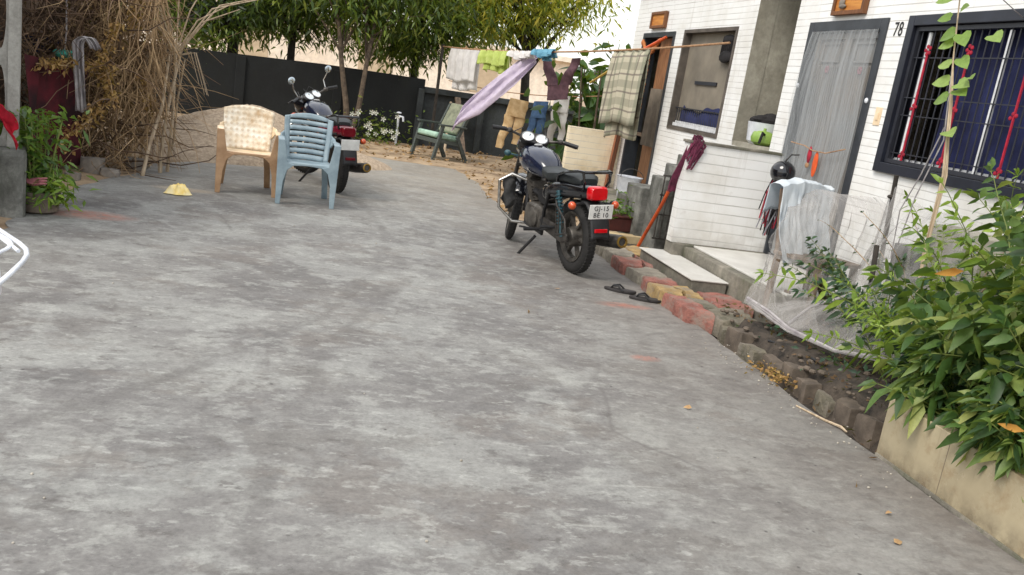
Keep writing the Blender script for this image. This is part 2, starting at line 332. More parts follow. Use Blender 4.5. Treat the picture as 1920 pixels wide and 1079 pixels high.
# ------------------------------------------------------------------ mesh builder
class MB:
    def __init__(s, T=None):
        s.v = []; s.f = []; s.uv = {}; s.T = T
    def add(s, vs, fs, uvs=None):
        b = len(s.v)
        for p in vs:
            p = Vector(p); s.v.append(s.T @ p if s.T is not None else p)
        for i, f in enumerate(fs):
            if uvs: s.uv[len(s.f)] = uvs[i]
            s.f.append(tuple(b+k for k in f))
        return s
    def box(s, c, d, R=None):
        x, y, z = (q/2 for q in d); c = Vector(c); R = R or Matrix.Identity(3)
        vs = [c + R @ Vector((a*x, b*y, e*z)) for e in (-1, 1) for a, b in ((-1, -1), (1, -1), (1, 1), (-1, 1))]
        return s.add(vs, [(3, 2, 1, 0), (4, 5, 6, 7), (0, 1, 5, 4), (1, 2, 6, 5), (2, 3, 7, 6), (3, 0, 4, 7)])
    def bb(s, x0, x1, y0, y1, z0, z1): return s.box(((x0+x1)/2, (y0+y1)/2, (z0+z1)/2), (x1-x0, y1-y0, z1-z0))
    def bar(s, a, b, w, h):
        a = Vector(a); b = Vector(b); d = (b-a); L = d.length; q = d.to_track_quat('Z', 'Y').to_matrix()
        return s.box((a+b)/2, (w, h, L), q)
    def tube(s, pts, r, n=8, sy=1.):
        pts = [Vector(p) for p in pts]; k = len(pts)
        rs = r if isinstance(r, (list, tuple)) else [r]*k
        vs = []; up = None
        for i, p in enumerate(pts):
            d = (pts[min(i+1, k-1)]-pts[max(i-1, 0)]).normalized()
            if up is None: up = d.orthogonal().normalized()
            up = (up - d*up.dot(d)); up = up.normalized() if up.length > 1e-6 else d.orthogonal().normalized()
            w = d.cross(up)
            for j in range(n):
                a = 2*PI*j/n; vs.append(p + (up*math.cos(a)+w*math.sin(a)*sy)*rs[i])
        fs = [(i*n+j, i*n+(j+1) % n, (i+1)*n+(j+1) % n, (i+1)*n+j) for i in range(k-1) for j in range(n)]
        fs += [tuple(range(n-1, -1, -1)), tuple((k-1)*n+j for j in range(n))]
        return s.add(vs, fs)
    def lathe(s, prof, n=20, Mx=None, close=False):
        Mx = Mx or Matrix.Identity(4); k = len(prof)
        vs = [Mx @ Vector((r*math.cos(2*PI*j/n), r*math.sin(2*PI*j/n), z)) for r, z in prof for j in range(n)]
        fs = [(i*n+j, i*n+(j+1) % n, ((i+1) % k)*n+(j+1) % n, ((i+1) % k)*n+j) for i in range(k if close else k-1) for j in range(n)]
        if not close: fs += [tuple(range(n-1, -1, -1)), tuple((k-1)*n+j for j in range(n))]
        return s.add(vs, fs)
    def ell(s, c, r, n=12, R=None):
        prof = []; m = max(5, n//2+1)
        Mx = Matrix.Translation(Vector(c)) @ ((R.to_4x4() if R else Matrix.Identity(4))) @ Matrix.Diagonal((r[0], r[1], r[2], 1))
        for i in range(m):
            a = -PI/2 + PI*i/(m-1); prof.append((max(math.cos(a), .02), math.sin(a)))
        return s.lathe(prof, n, Mx)
    def loft(s, rings):
        n = len(rings[0]); k = len(rings)
        fs = [(i*n+j, i*n+(j+1) % n, (i+1)*n+(j+1) % n, (i+1)*n+j) for i in range(k-1) for j in range(n)]
        fs += [tuple(range(n-1, -1, -1)), tuple((k-1)*n+j for j in range(n))]
        return s.add([p for r in rings for p in r], fs)
    def grid(s, fn, nu, nv):
        vs = [fn(i/nu, j/nv) for j in range(nv+1) for i in range(nu+1)]
        fs = []; uvs = []
        for j in range(nv):
            for i in range(nu):
                a = j*(nu+1)+i; fs.append((a, a+1, a+nu+2, a+nu+1))
                uvs.append([(i/nu, j/nv), ((i+1)/nu, j/nv), ((i+1)/nu, (j+1)/nv), (i/nu, (j+1)/nv)])
        return s.add(vs, fs, uvs)
    def prism(s, pts, h, Mx=None):
        """outline in local xy, extruded from z=0 to h"""
        Mx = Mx or Matrix.Identity(4); n = len(pts)
        vs = [Mx @ Vector((x, y, 0)) for x, y in pts] + [Mx @ Vector((x, y, h)) for x, y in pts]
        fs = [tuple(range(n-1, -1, -1)), tuple(range(n, 2*n))] + [(i, (i+1) % n, n+(i+1) % n, n+i) for i in range(n)]
        return s.add(vs, fs)
    def build(s, name, m, parent=None, smooth=True, bevel=0, solid=0, sub=0, loc=None):
        me = bpy.data.meshes.new(name); me.from_pydata([tuple(p) for p in s.v], [], s.f); me.validate()
        if s.uv and len(s.uv) == len(s.f):
            l = me.uv_layers.new(name='UVMap')
            for p in me.polygons:
                for k, li in enumerate(p.loop_indices): l.data[li].uv = s.uv[p.index][k]
        return link(name, me, m, parent, smooth, bevel, solid, sub, loc)

def link(name, me, m, parent=None, smooth=True, bevel=0, solid=0, sub=0, loc=None):
    o = bpy.data.objects.new(name, me); COL.objects.link(o)
    mt = M[m] if isinstance(m, str) else m
    me.materials.append(mt)
    if parent is not None: o.parent = parent
    if loc is not None: o.location = loc
    if smooth:
        me.polygons.foreach_set('use_smooth', [True]*len(me.polygons))
        try: me.set_sharp_from_angle(angle=math.radians(38))
        except Exception: pass
    if solid:
        d = o.modifiers.new('solid', 'SOLIDIFY'); d.thickness = solid; d.offset = 0
    if bevel:
        d = o.modifiers.new('bevel', 'BEVEL'); d.width = bevel; d.segments = 2; d.limit_method = 'ANGLE'; d.angle_limit = math.radians(50)
    if sub:
        d = o.modifiers.new('sub', 'SUBSURF'); d.levels = d.render_levels = sub
    return o

def tag(o, label, cat, group=None):
    o['label'] = label; o['category'] = cat
    if group: o['group'] = group
    return o
def struct(o): o['kind'] = 'structure'; return o
def thing(name, label, cat, loc=(0, 0, 0), rz=0, group=None, rot=None):
    o = bpy.data.objects.new(name, None); COL.objects.link(o); o.location = loc
    o.rotation_euler = rot if rot else (0, 0, rz); o.empty_display_size = .1
    return tag(o, label, cat, group)
def copy_tree(o, parent=None):
    c = o.copy(); COL.objects.link(c)
    if parent is not None: c.parent = parent
    for ch in list(o.children): copy_tree(ch, c)
    return c
def text_mesh(body, size, Mx, depth=.002, spacing=1.):
    cu = bpy.data.curves.new('lettering', 'FONT'); cu.body = body; cu.size = size; cu.extrude = depth; cu.align_x = 'CENTER'; cu.align_y = 'CENTER'; cu.space_character = spacing
    o = bpy.data.objects.new('lettering', cu); COL.objects.link(o)
    bpy.context.view_layer.update()
    me = bpy.data.meshes.new_from_object(o.evaluated_get(bpy.context.evaluated_depsgraph_get()))
    bpy.data.objects.remove(o); bpy.data.curves.remove(cu)
    me.transform(Mx); return me
def ss(a, n=16, e=2.6):
    """superellipse unit outline"""
    out = []
    for j in range(n):
        t = 2*PI*j/n; c, s_ = math.cos(t), math.sin(t)
        out.append((math.copysign(abs(c)**(2/e), c)*a[0], math.copysign(abs(s_)**(2/e), s_)*a[1]))
    return out

# ------------------------------------------------------------------ leaves
def leaf_mesh(name, P, D, L, W, m, parent=None, droop=.25, up=None, seg=2):
    """P positions, D directions (unit), L lengths, W widths; each leaf a folded pointed blade"""
    P = np.asarray(P, float); D = np.asarray(D, float); n = len(P)
    D = D/np.maximum(np.linalg.norm(D, axis=1, keepdims=True), 1e-6)
    L = np.broadcast_to(np.asarray(L, float), (n,))[:, None]; W = np.broadcast_to(np.asarray(W, float), (n,))[:, None]
    R = rng.normal(size=(n, 3)); S = np.cross(D, R); S /= np.maximum(np.linalg.norm(S, axis=1, keepdims=True), 1e-6)
    N = np.cross(S, D); g = np.array([0, 0, -1.])
    prof = [(0., .0), (.33, 1.), (.68, .72), (1., 0.)] if seg > 2 else [(0., 0.), (.42, 1.), (1., 0.)]
    rows = []
    for t, w in prof:
        c = P + D*L*t + g*droop*L*t*t
        if w == 0: rows.append([c])
        else: rows.append([c - S*W*.5*w + N*W*.14*w, c, c + S*W*.5*w + N*W*.14*w])
    flat = [q for r in rows for q in r]; k = len(flat)
    verts = np.stack(flat, 1).reshape(-1, 3)
    idx = []; c = 0
    for r in rows: idx.append(list(range(c, c+len(r)))); c += len(r)
    F3 = []; F4 = []
    for a, b in zip(idx[:-1], idx[1:]):
        if len(a) == 1: F3 += [(a[0], b[1], b[0]), (a[0], b[2], b[1])]
        elif len(b) == 1: F3 += [(a[0], a[1], b[0]), (a[1], a[2], b[0])]
        else: F4 += [(a[0], a[1], b[1], b[0]), (a[1], a[2], b[2], b[1])]
    base = (np.arange(n)*k)[:, None, None]
    t3 = (np.array(F3)[None]+base).reshape(-1, 3)
    loops = t3.ravel(); starts = np.arange(len(t3))*3; tot = np.full(len(t3), 3)
    if F4:
        t4 = (np.array(F4)[None]+base).reshape(-1, 4)
        starts = np.concatenate([starts, len(loops)+np.arange(len(t4))*4]); tot = np.concatenate([tot, np.full(len(t4), 4)]); loops = np.concatenate([loops, t4.ravel()])
    me = bpy.data.meshes.new(name); me.vertices.add(len(verts)); me.vertices.foreach_set('co', verts.ravel())
    me.loops.add(len(loops)); me.loops.foreach_set('vertex_index', loops.astype(np.int32))
    me.polygons.add(len(starts)); me.polygons.foreach_set('loop_start', starts.astype(np.int32))
    me.update(calc_edges=True); me.validate()
    return link(name, me, LEAF[m] if m in LEAF else m, parent, smooth=False)

def rdir(n, zmean=0., zs=.5):
    d = rng.normal(size=(n, 3)); d[:, 2] = rng.normal(zmean, zs, n)
    return d/np.linalg.norm(d, axis=1, keepdims=True)

# ================================================================== CAMERA, SKY, SUN
cam = bpy.data.cameras.new('camera'); co = bpy.data.objects.new('camera', cam); COL.objects.link(co)
cam.sensor_width = 36; cam.lens = 30.469; cam.clip_start = .05; cam.clip_end = 500
f_, ps, pi_, th = 1625.0, math.radians(13.74817), math.radians(13.17277), math.radians(8.8154)
Fw = V(math.sin(ps)*math.cos(pi_), math.cos(ps)*math.cos(pi_), -math.sin(pi_)); R0 = V(math.cos(ps), -math.sin(ps), 0); U0 = R0.cross(Fw)
Rx = R0*math.cos(th)+U0*math.sin(th); Ux = U0*math.cos(th)-R0*math.sin(th)
Mc = Matrix((Rx, Ux, -Fw)).transposed().to_4x4(); Mc.translation = V(0, 0, 1.5); co.matrix_world = Mc
scene.camera = co
SUN_EL, SUN_AZ = math.radians(50), math.radians(238)     # azimuth clockwise from +Y (north)
w = bpy.data.worlds.new('World'); scene.world = w; w.use_nodes = True
sky = w.node_tree.nodes.new('ShaderNodeTexSky'); sky.sky_type = 'NISHITA'; sky.sun_disc = False
sky.sun_elevation = SUN_EL; sky.sun_rotation = SUN_AZ; sky.dust_density = 2.; sky.air_density = 1.2; sky.ozone_density = .6
bg = w.node_tree.nodes['Background']; bg.inputs[1].default_value = .14
wn = w.node_tree.nodes; wl_ = w.node_tree.links       # thin bright cloud cover over the blue
tcw = wn.new('ShaderNodeTexCoord'); cn = wn.new('ShaderNodeTexNoise'); cn.inputs['Scale'].default_value = 2.2; cn.inputs['Detail'].default_value = 6
wl_.new(tcw.outputs['Generated'], cn.inputs['Vector'])
cr_ = wn.new('ShaderNodeMapRange'); cr_.inputs[1].default_value = .25; cr_.inputs[2].default_value = .6; cr_.inputs[3].default_value = .45; cr_.inputs[4].default_value = .95; wl_.new(cn.outputs[0], cr_.inputs[0])
cm = wn.new('ShaderNodeMix'); cm.data_type = 'RGBA'; cm.inputs[7].default_value = (4.7, 4.7, 4.65, 1); wl_.new(cr_.outputs[0], cm.inputs[0]); wl_.new(sky.outputs[0], cm.inputs[6]); wl_.new(cm.outputs[2], bg.inputs[0])
sun = bpy.data.lights.new('sun', 'SUN'); so = bpy.data.objects.new('sun', sun); COL.objects.link(so)
sun.energy = 1.25; sun.angle = math.radians(26); sun.color = (1, .94, .86)
sd = V(math.sin(SUN_AZ)*math.cos(SUN_EL), math.cos(SUN_AZ)*math.cos(SUN_EL), math.sin(SUN_EL))
so.rotation_euler = sd.to_track_quat('Z', 'Y').to_euler(); so.location = (-6, -6, 12)
scene.view_settings.view_transform = 'Standard'; scene.view_settings.look = 'None'; scene.view_settings.exposure = 1.12; scene.view_settings.gamma = 1
scene.cycles.max_bounces = 8; scene.cycles.transparent_max_bounces = 24

# ================================================================== GROUND
def hsh(x, y):
    s = math.sin(x*12.9898+y*78.233)*43758.5453; return s-math.floor(s)
def vn(x, y):
    xi, yi = math.floor(x), math.floor(y); fx, fy = x-xi, y-yi; fx = fx*fx*(3-2*fx); fy = fy*fy*(3-2*fy)
    a = hsh(xi, yi)*(1-fx)+hsh(xi+1, yi)*fx; b = hsh(xi, yi+1)*(1-fx)+hsh(xi+1, yi+1)*fx
    return a*(1-fy)+b*fy
def fbm(x, y, o=4): return sum(vn(x*2**k+17*k, y*2**k+31*k)/2**(k+1) for k in range(o))
struct(MB().bb(-300, 300, -300, 300, -.8, -.3).build('ground', 'dirt', smooth=False))
# dry dirt strip in front of the back wall, gently uneven
edge = [(-2.07, 6.3), (-2.11, 7.98), (-2.05, 8.7), (-1.86, 9.42), (-1.74, 10.6), (-1.2, 11.5), (-.4, 12.8), (.55, 14.3), (1.35, 14.1), (2.2, 14.0), (2.3, 12.2), (2.22, 10.4), (2.3, 9.6), (2.74, 8.3)]
def inside_yard(x, y):
    c = False; P = edge+[(2.78, 8.2), (2.78, -8), (-12, -8), (-12, 6.2)]
    for i in range(len(P)):
        (x1, y1), (x2, y2) = P[i], P[i-1]
        if (y1 > y) != (y2 > y) and x < (x2-x1)*(y-y1)/(y2-y1)+x1: c = not c
    d = 9
    for (x1, y1), (x2, y2) in zip(P[:-1], P[1:]):
        L = (x2-x1)**2+(y2-y1)**2; t = max(0, min(1, ((x-x1)*(x2-x1)+(y-y1)*(y2-y1))/L)); d = min(d, math.hypot(x-x1-t*(x2-x1), y-y1-t*(y2-y1)))
    return d if c else -d
def dirt_fn(u, v):
    x = -5+13*u; y = 5.5+13.5*v; d = inside_yard(x, y)
    k = max(0, min(1, .5-d/.5)); k *= max(0, min(1, (y-8.2)/.8)) if x > 0 else 1; z0 = -.028 if (x < 2.5 or y > 8.9) else -.2; return (x, y, z0-.002+k*(.012+.07*fbm(x*1.3, y*1.3)))
struct(MB().grid(dirt_fn, 130, 130).build('dirt_ground', 'dirt'))
# concrete yard, ragged where it runs out into the dirt
out = [(-9, -6), (-9, 4), (-2.3, 4.5)]; out = [(2.78, -6)] + out[:1] + [(-9, 6.25)]
for a, b in zip(edge[:-1], edge[1:]):
    n = max(2, int(math.dist(a, b)/.09))
    for k in range(n):
        t = k/n; x = a[0]+(b[0]-a[0])*t; y = a[1]+(b[1]-a[1])*t; q = .16*(fbm(x*4, y*4)-.45); out.append((x+q, y+q))
for y in np.arange(8.3, 2.2, -.07): out.append((2.78+.06*(fbm(3, y*5)-.45), float(y)))
from mathutils.geometry import tessellate_polygon
tri = tessellate_polygon([[V(x, y, 0) for x, y in out]])
mb = MB(); mb.add([(x, y, .004) for x, y in out], [tuple(t) if (V(*out[t[1]])-V(*out[t[0]])).cross(V(*out[t[2]])-V(*out[t[0]])) > 0 else tuple(reversed(t)) for t in tri])
n = len(out); mb.add([(x, y, .004) for x, y in out]+[(x, y, -.06) for x, y in out], [(i, (i+1) % n, n+(i+1) % n, n+i) for i in range(n)])
struct(mb.build('concrete_yard', 'concrete', smooth=False))
# gutter and soil bed by the house
def soil_fn(u, v):
    x = 2.7+1.5*u; y = 3.3+5.4*v
    h = max(0, min(1, (x-2.93)/.1)); z = -.06+h*(.12+.10*fbm(x*5, y*5)+.03*fbm(x*23, y*23)-.12*max(0, min(1, (y-5.42)/.12))) ; return (x, y, z)
struct(MB().grid(soil_fn, 40, 110).build('soil_bed', 'soil'))
# sand heap
def sand_fn(u, v):
    a = 2*PI*u; r = v; x = math.cos(a)*r; y = math.sin(a)*r
    R = 1+.22*math.sin(a*3+1)+.1*math.sin(a*5)
    h = .72*max(0, (1-v**1.1))**1.1 + .09*(fbm(x*6, y*6)-.5)*(1-v)+.03*(fbm(x*19, y*19)-.5)
    return (-1.0+x*1.75*R, 12.6+y*1.45*R, -.02+max(h, 0)+.02*fbm(x*20, y*20)-.06*max(0, v-.9)/.1)
tag(MB().grid(sand_fn, 72, 26).build('sand_pile', 'sand'), 'heap of pale building sand piled against the black boundary wall', 'sand pile')

# ================================================================== HOUSE 78 (near) and its neighbour
XF, XB, ZT = 4.2, 4.4, 3.25
h1 = thing('house', 'white tile clad house with wide barred window and grey door numbered 78', 'house', (0, 0, 0))
wl = MB()
D0, D1, DT = 6.30, 7.46, 2.42; W0, W1, WB, WT = 3.7, 6.03, 1.26, 2.42
for y0, y1, z0, z1 in ((-2, W0, 0, ZT), (W0, W1, 0, WB), (W0, W1, WT, ZT), (W1, D0, 0, ZT), (D0, D1, 0, .29), (D0, D1, DT, ZT), (D1, 7.73, 0, ZT)):
    wl.bb(XF, XB, y0, y1, z0, z1)
wl.bb(XB, 9, 7.55, 7.73, 0, ZT)
wl.build('wall', 'tile', h1, smooth=False)
MB().bb(XF-.25, 9.2, -2.2, 7.9, ZT, ZT+.14).build('roof', 'old_concrete', h1, smooth=False)
ib = MB(); ib.bb(8.8, 9, -2, 7.55, 0, ZT); ib.bb(XB, 8.8, -2.2, -2, 0, ZT); ib.build('back_wall', 'grey_plaster', h1, smooth=False)
def frame(mb, x0, x1, y0, y1, z0, z1, w, bottom=True):
    mb.bb(x0, x1, y0, y0+w, z0, z1); mb.bb(x0, x1, y1-w, y1, z0, z1); mb.bb(x0, x1, y0+w, y1-w, z1-w, z1)
    if bottom: mb.bb(x0, x1, y0+w, y1-w, z0, z0+w)
    return mb
# door: grey folding steel grille door with mesh, two leaves
fr = frame(MB(), XF-.015, XB-.02, D0, D1, .29, DT, .085, False).build('door_frame', 'dark_frame', h1, smooth=False, bevel=.004)
for a, b in ((D0+.09, 6.875), (6.885, D1-.09)):
    d = MB().bb(XF+.07, XF+.078, a, b, .31, DT-.09)
    k = int((b-a)/.034)
    dl = d.build('door_leaf', 'steel_grey', h1, smooth=False)
    rb = MB()
    for i in range(1, k): rb.tube([(XF+.066, a+(b-a)*i/k, .42), (XF+.066, a+(b-a)*i/k, 2.05)], .006, 5)
    rb.build('rib', 'steel_grey', dl)
    frame(MB(), XF+.045, XF+.069, a, b, .31, DT-.1, .045).build('leaf_frame', 'steel_grey', dl, smooth=False, bevel=.004)
    frame(MB(), XF+.055, XF+.068, a+.1, b-.1, 2.08, DT-.17, .018).build('raised_panel', 'steel_grey', dl, smooth=False, bevel=.003)
    fl = MB(); c = ((a+b)/2, 2.02)
    for j in range(6): fl.ell((XF+.055, c[0]+.02*math.cos(j*PI/3), c[1]+.02*math.sin(j*PI/3)), (.008, .015, .015), 8)
    fl.build('flower_rosette', mat('faded_pink', (176, 122, 130), (150, 96, 106), 20), dl)
for y, z in ((D0+.03, 1.78), (D1-.03, 1.86)): MB().ell((XF-.02, y, z), (.014, .02, .022), 10).build('hook', 'white_metal', h1)
# window 78
frame(MB(), XF-.03, XB-.02, W0, W1, WB, WT, .075).build('window_frame', 'black_frame', h1, smooth=False, bevel=.004)
win = frame(MB(), XF+.0, XF+.05, W0+.08, W1-.08, WB+.08, WT-.08, .03).build('window_grille', 'bar', h1, smooth=False)
g = MB(); y = W0+.15
while y < W1-.12: g.tube([(XF+.02, y, WB+.1), (XF+.02, y, WT-.1)], .0055, 6); y += .068
for z in (1.42, 1.70, 1.83, 2.12): g.bb(XF+.014, XF+.026, W0+.11, W1-.11, z-.0035, z+.0035)
g.build('grille_bars', 'bar', win)
for y in (4.15, 4.78, 5.33, 5.76):
    rd = MB()
    rd.tube([(XF+.005, y, 1.37), (XF+.005, y+.004, 2.17)], .009, 6)
    for z in (2.17, 1.75, 1.40):
        for j in range(5 if z > 2 else 3): rd.ell((XF+.0, y+.024*math.cos(j*1.26), z+.028*math.sin(j*1.26)), (.010, .013, .015), 8)
    rd.build('twisted_ornament', 'crimson', win)
for y in (5.02, 5.81): MB().tube([(XF+.03, y, 1.34), (XF+.03, y, 2.3)], .015, 8).build('white_rod', 'white_bar', win)
pk = MB(); y = W0+.12
while y < W1-.12: pk.bb(XF+.045, XF+.06, y, y+.045, 1.345, 1.385); y += .068
pk.bb(XF+.05, XF+.056, W0+.1, W1-.1, 1.335, 1.375).build('picket_rail', 'white_bar', win, smooth=False)
def curtain(u, v): return (XF+.14+.025*math.sin(u*60)+.01*math.sin(u*23+v*3), W0-.05+(W1-.38-W0)*u, 1.1+1.4*v)
MB().grid(curtain, 140, 8).build('curtain', 'blue_curtain', h1)
MB().bb(XF+.55, XF+.6, 5.3, 6.3, 1.0, 2.6).build('room_shade_panel', mat('dim_room', (52, 48, 46), (38, 36, 36), 3), h1, smooth=False)  # dark sheet standing in for the shade inside the room
# number 78
Mt = Matrix(((0, 0, -1, XF-.003), (-1, 0, 0, 6.165), (0, 1, 0, 2.325), (0, 0, 0, 1)))
link('house_number', text_mesh('78', .15, Mt @ Matrix.Diagonal((.72, 1, 1, 1)), .002, 1.1), 'ink', h1, smooth=False)
sw = MB(); sw.bb(XF-.006, XF+.001, 6.12, 6.2, 1.6, 1.74); sw.bb(XF-.012, XF-.005, 6.145, 6.175, 1.64, 1.7); sw.build('switch_plate', 'cream_plain', h1, smooth=False, bevel=.002)
# wall plaques
def plaque(y0, y1, z0, z1, label, relief):
    t = thing('wall_plaque', label, 'plaque', (XF, (y0+y1)/2, z0), group=None)
    hw = (y1-y0)/2; hh = z1-z0
    frame(MB(), -.05, -.001, -hw, hw, 0, hh, .035).build('plaque_frame', 'brown_wood', t, smooth=False, bevel=.004)
    MB().bb(-.032, -.002, -hw+.035, hw-.035, .035, hh-.035).build('plaque_panel', 'orange_wood', t, smooth=False)
    if relief:
        r = MB(); r.ell((-.045, hw-.14, .10), (.02, .035, .04)); r.ell((-.048, hw-.14, .16), (.018, .025, .03)); r.ell((-.045, hw-.155, .07), (.02, .05, .02)); r.build('carved_boss', 'stone', t)
plaque(6.63, 7.1, 2.46, 2.76, 'orange wooden plaque with brown frame fixed above the grey numbered door', True)
plaque(11.03, 11.55, 2.47, 2.68, 'small plain orange board fixed above the far cluttered doorway', False)

# neighbouring house
h2 = thing('house', 'neighbouring white tile clad house with grey paned window and open cluttered doorway', 'house')
wl = MB(); A0, A1, AB, AT = 8.92, 10.38, 1.24, 2.43; E0, E1, ET = 10.67, 11.82, 2.42
for y0, y1, z0, z1 in ((8.55, A0, 0, ZT), (A0, A1, 0, AB), (A0, A1, AT, ZT), (A1, E0, 0, ZT), (E0, E1, 0, .24), (E0, E1, ET, ZT), (E1, 12.23, 0, ZT), (7.731, 8.549, 0, 1.21)):
    wl.bb(XF, XB, y0, y1, z0, z1)
wl.build('wall', 'tile', h2, smooth=False)
ck = MB(); ck.bb(XB, 9, 8.55, 8.75, 0, ZT); ck.bb(5.4, 5.6, 7.73, 8.55, 0, ZT); ck.bb(XF, XB, 8.545, 8.55, 1.26, ZT); ck.bb(XF+.005, 5.4, 7.735, 8.545, 1.21, 1.26)
ck.build('recess_wall', 'grey_plaster', h2, smooth=False)
iw = MB(); iw.bb(8.8, 9, 8.75, 12.03, 0, ZT); iw.bb(XB, 9, 12.03, 12.23, 0, ZT); iw.bb(6.4, 6.5, 8.75, 12.03, 0, ZT); iw.build('back_wall', 'grey_plaster', h2, smooth=False)
MB().bb(XF-.25, 9.2, 7.91, 12.4, ZT, ZT+.14).build('roof', 'old_concrete', h2, smooth=False)
frame(MB(), XF-.012, XB-.02, A0, A1, AB, AT, .04).build('window_frame', mat('brown_grey_paint', (96, 88, 80), (70, 64, 58), 6), h2, smooth=False)
pane_grey = NT('grey_reflection'); pane_grey.rough(.7)
zz = pane_grey.new('ShaderNodeSeparateXYZ', {0: pane_grey.obj()}).outputs
pane_grey.base(pane_grey.ramp(pane_grey.noise(1.4, 5), [(.35, (96, 90, 80)), (.65, (136, 128, 114))]))  # grey brown window reflection painted into the pane colour
scr = MB().bb(XF+.08, XF+.085, A0+.04, A1-.04, AB+.04, AT-.04).build('reflection_pane', pane_grey.m, h2, smooth=False)
g = MB(); y = A0+.1
while y < A1-.08: g.tube([(XF+.05, y, AB+.05), (XF+.05, y, AB+.26)], .006, 5); y += .06
g.bb(XF+.04, XF+.06, A0+.05, A1-.05, AB+.26, AB+.275); g.build('grille_bars', 'bar', scr)
pk = MB(); y = A0+.08
while y < A1-.12: pk.bb(XF+.03, XF+.045, y, y+.03, AB+.05, AB+.11); y += .055
pk.bb(XF+.034, XF+.04, A0+.06, A1-.06, AB+.045, AB+.085).build('picket_rail', 'white_bar', scr, smooth=False)
def cush(u, v):
    y = A0+.12+1.1*u; return (XF+.066-.02*math.sin(v*PI), y, AB+.06+(.22+.04*math.sin(u*7)+.018*math.sin(u*19))*v)
MB().grid(cush, 40, 6).build('draped_blanket', 'blue_curtain', scr)
sh = MB(); sh.bb(XF+.062, XF+.076, 9.35, 9.95, 1.80, 1.84); sh.build('shelf_strip', 'bar', scr, smooth=False)
bk = MB(); 
for k in range(7): bk.tube([(XF+.04, 9.06+.045*k, 2.08), (XF+.035, 9.07+.042*k, 2.2), (XF+.04, 9.07+.04*k, 2.34)], .012, 5)
bk.ell((XF+.04, 9.2, 2.12), (.03, .16, .07)); bk.ell((XF+.045, 9.2, 2.31), (.025, .15, .05)); bk.build('wire_basket', 'black_rag', scr)
frame(MB(), XF-.012, XB-.02, E0, E1, .24, ET, .06, False).build('door_frame', 'dark_frame', h2, smooth=False)
dr = MB().bb(XF+.06, XF+.09, E0+.07, 11.28, .25, ET-.07).build('door_leaf', 'door_wood', h2, smooth=False)
def dcl(u, v): return (XF+.02-.02*math.sin(u*14), E0+.1+.42*u+.04*(1-v), .95+.75*v)
MB().grid(dcl, 24, 8).build('hanging_cloth', 'beige_cloth', dr)
tr = MB()
for i in range(40):
    u = i/39; tr.ell((XF-.02-.02*random.random(), 11.75-.62*u, 2.30-.16*math.sin(u*PI)+.02*random.random()), (.025, .03, .035), 8)
for i in range(16): tr.ell((XF-.02, 11.42+.03*random.random(), 2.1-.045*i), (.022, .03, .03), 8)
tr.build('door_garland', mat('faded_marigold', (206, 128, 66), (150, 86, 44), 20), h2)
sf = MB(); sf.bb(XF+.05, XB+.3, 11.0, 11.75, 1.05, 1.09); sf.build('shelf', 'old_wood', h2, smooth=False)

# verandah floors, divider walls, steps
pl = thing('verandah', 'mossy concrete plinth with white marble floor below the grey numbered door', 'verandah')
MB().bb(3.36, XF, 5.62, 7.355, 0, .278).build('plinth', 'plinth', pl, smooth=False, bevel=.01)
MB().bb(3.45, XF-.002, 5.63, 7.352, .279, .296).build('floor_slab', 'marble', pl, smooth=False, bevel=.004)
pl2 = thing('verandah', 'bare concrete verandah base before the far cluttered doorway', 'verandah')
MB().bb(3.45, XF-.002, 8.9, 12.1, 0, .24).build('plinth', 'plinth', pl2, smooth=False, bevel=.01)
dv = thing('divider_wall', 'waist high white tiled divider wall standing beside the grey numbered door', 'low wall')
MB().bb(3.24, XF-.002, 7.4, 7.52, .30, 1.215).build('tiled_panel', 'tile_x', dv, smooth=False)
MB().bb(3.25, XF-.004, 7.36, 7.56, 0, .298).build('footing', 'plinth', dv, smooth=False, bevel=.01)
MB().bb(3.225, XF-.004, 7.385, 7.535, 1.216, 1.24).build('coping', 'plinth', dv, smooth=False, bevel=.004)
dv2 = thing('divider_wall', 'low tiled wall, warm light painted into its tone, behind the parked black motorcycle', 'low wall')
MB().bb(3.42, XF-.002, 12.0, 12.14, .2, 1.03).build('tiled_panel', 'tile_sunlit', dv2, smooth=False)
MB().bb(3.40, XF-.004, 11.97, 12.17, 0, .199).build('footing', 'plinth', dv2, smooth=False)
sb = thing('step_slab', 'white marble step slab laid on the paving blocks below the verandah', 'step', (3.18, 6.98, 0))
MB().bb(-.165, .165, -.64, .6, .175, .187).build('marble_top', 'marble', sb, smooth=False, bevel=.003)
MB().bb(-.15, .16, -.63, .59, -.05, .174).build('mortar_bed', 'plinth', sb, smooth=False, bevel=.008)
# concrete stair with barred store under it
stt = thing('concrete_steps', 'grimy grey concrete steps with a dark barred opening beside the tiled divider', 'steps')
c = MB(); c.bb(3.47, 3.60, 8.35, 8.75, 0, .78); c.bb(3.60, XF-.003, 8.35, 8.75, .74, .92); c.bb(3.60, XF-.003, 8.35, 8.75, 0, .2); c.bb(3.6, XF-.003, 8.68, 8.74, .2, .74); c.bb(3.40, XF-.003, 8.751, 9.25, 0, .62); c.bb(3.46, XF-.003, 9.251, 9.7, 0, .45); c.bb(3.95, XF-.003, 8.76, 9.3, .62, 1.0)
c.build('step_block', 'old_concrete', stt, smooth=False, bevel=.012)
gt = MB(); frame_ = gt
for x in np.arange(3.44, 4.0, .062): gt.tube([(float(x), 8.31, .16), (float(x), 8.31, .83)], .008, 6)
for z in (.17, .42, .62, .82): gt.bb(3.42, 4.0, 8.302, 8.318, z-.008, z+.008)
gtt = tag(gt.build('barred_gate', 'steel'), 'small rusty barred gate leaning on the concrete steps beside the divider', 'gate')
mp = thing('string_mop', 'plum string mop on an orange pole leaning upside down on the divider', 'mop')
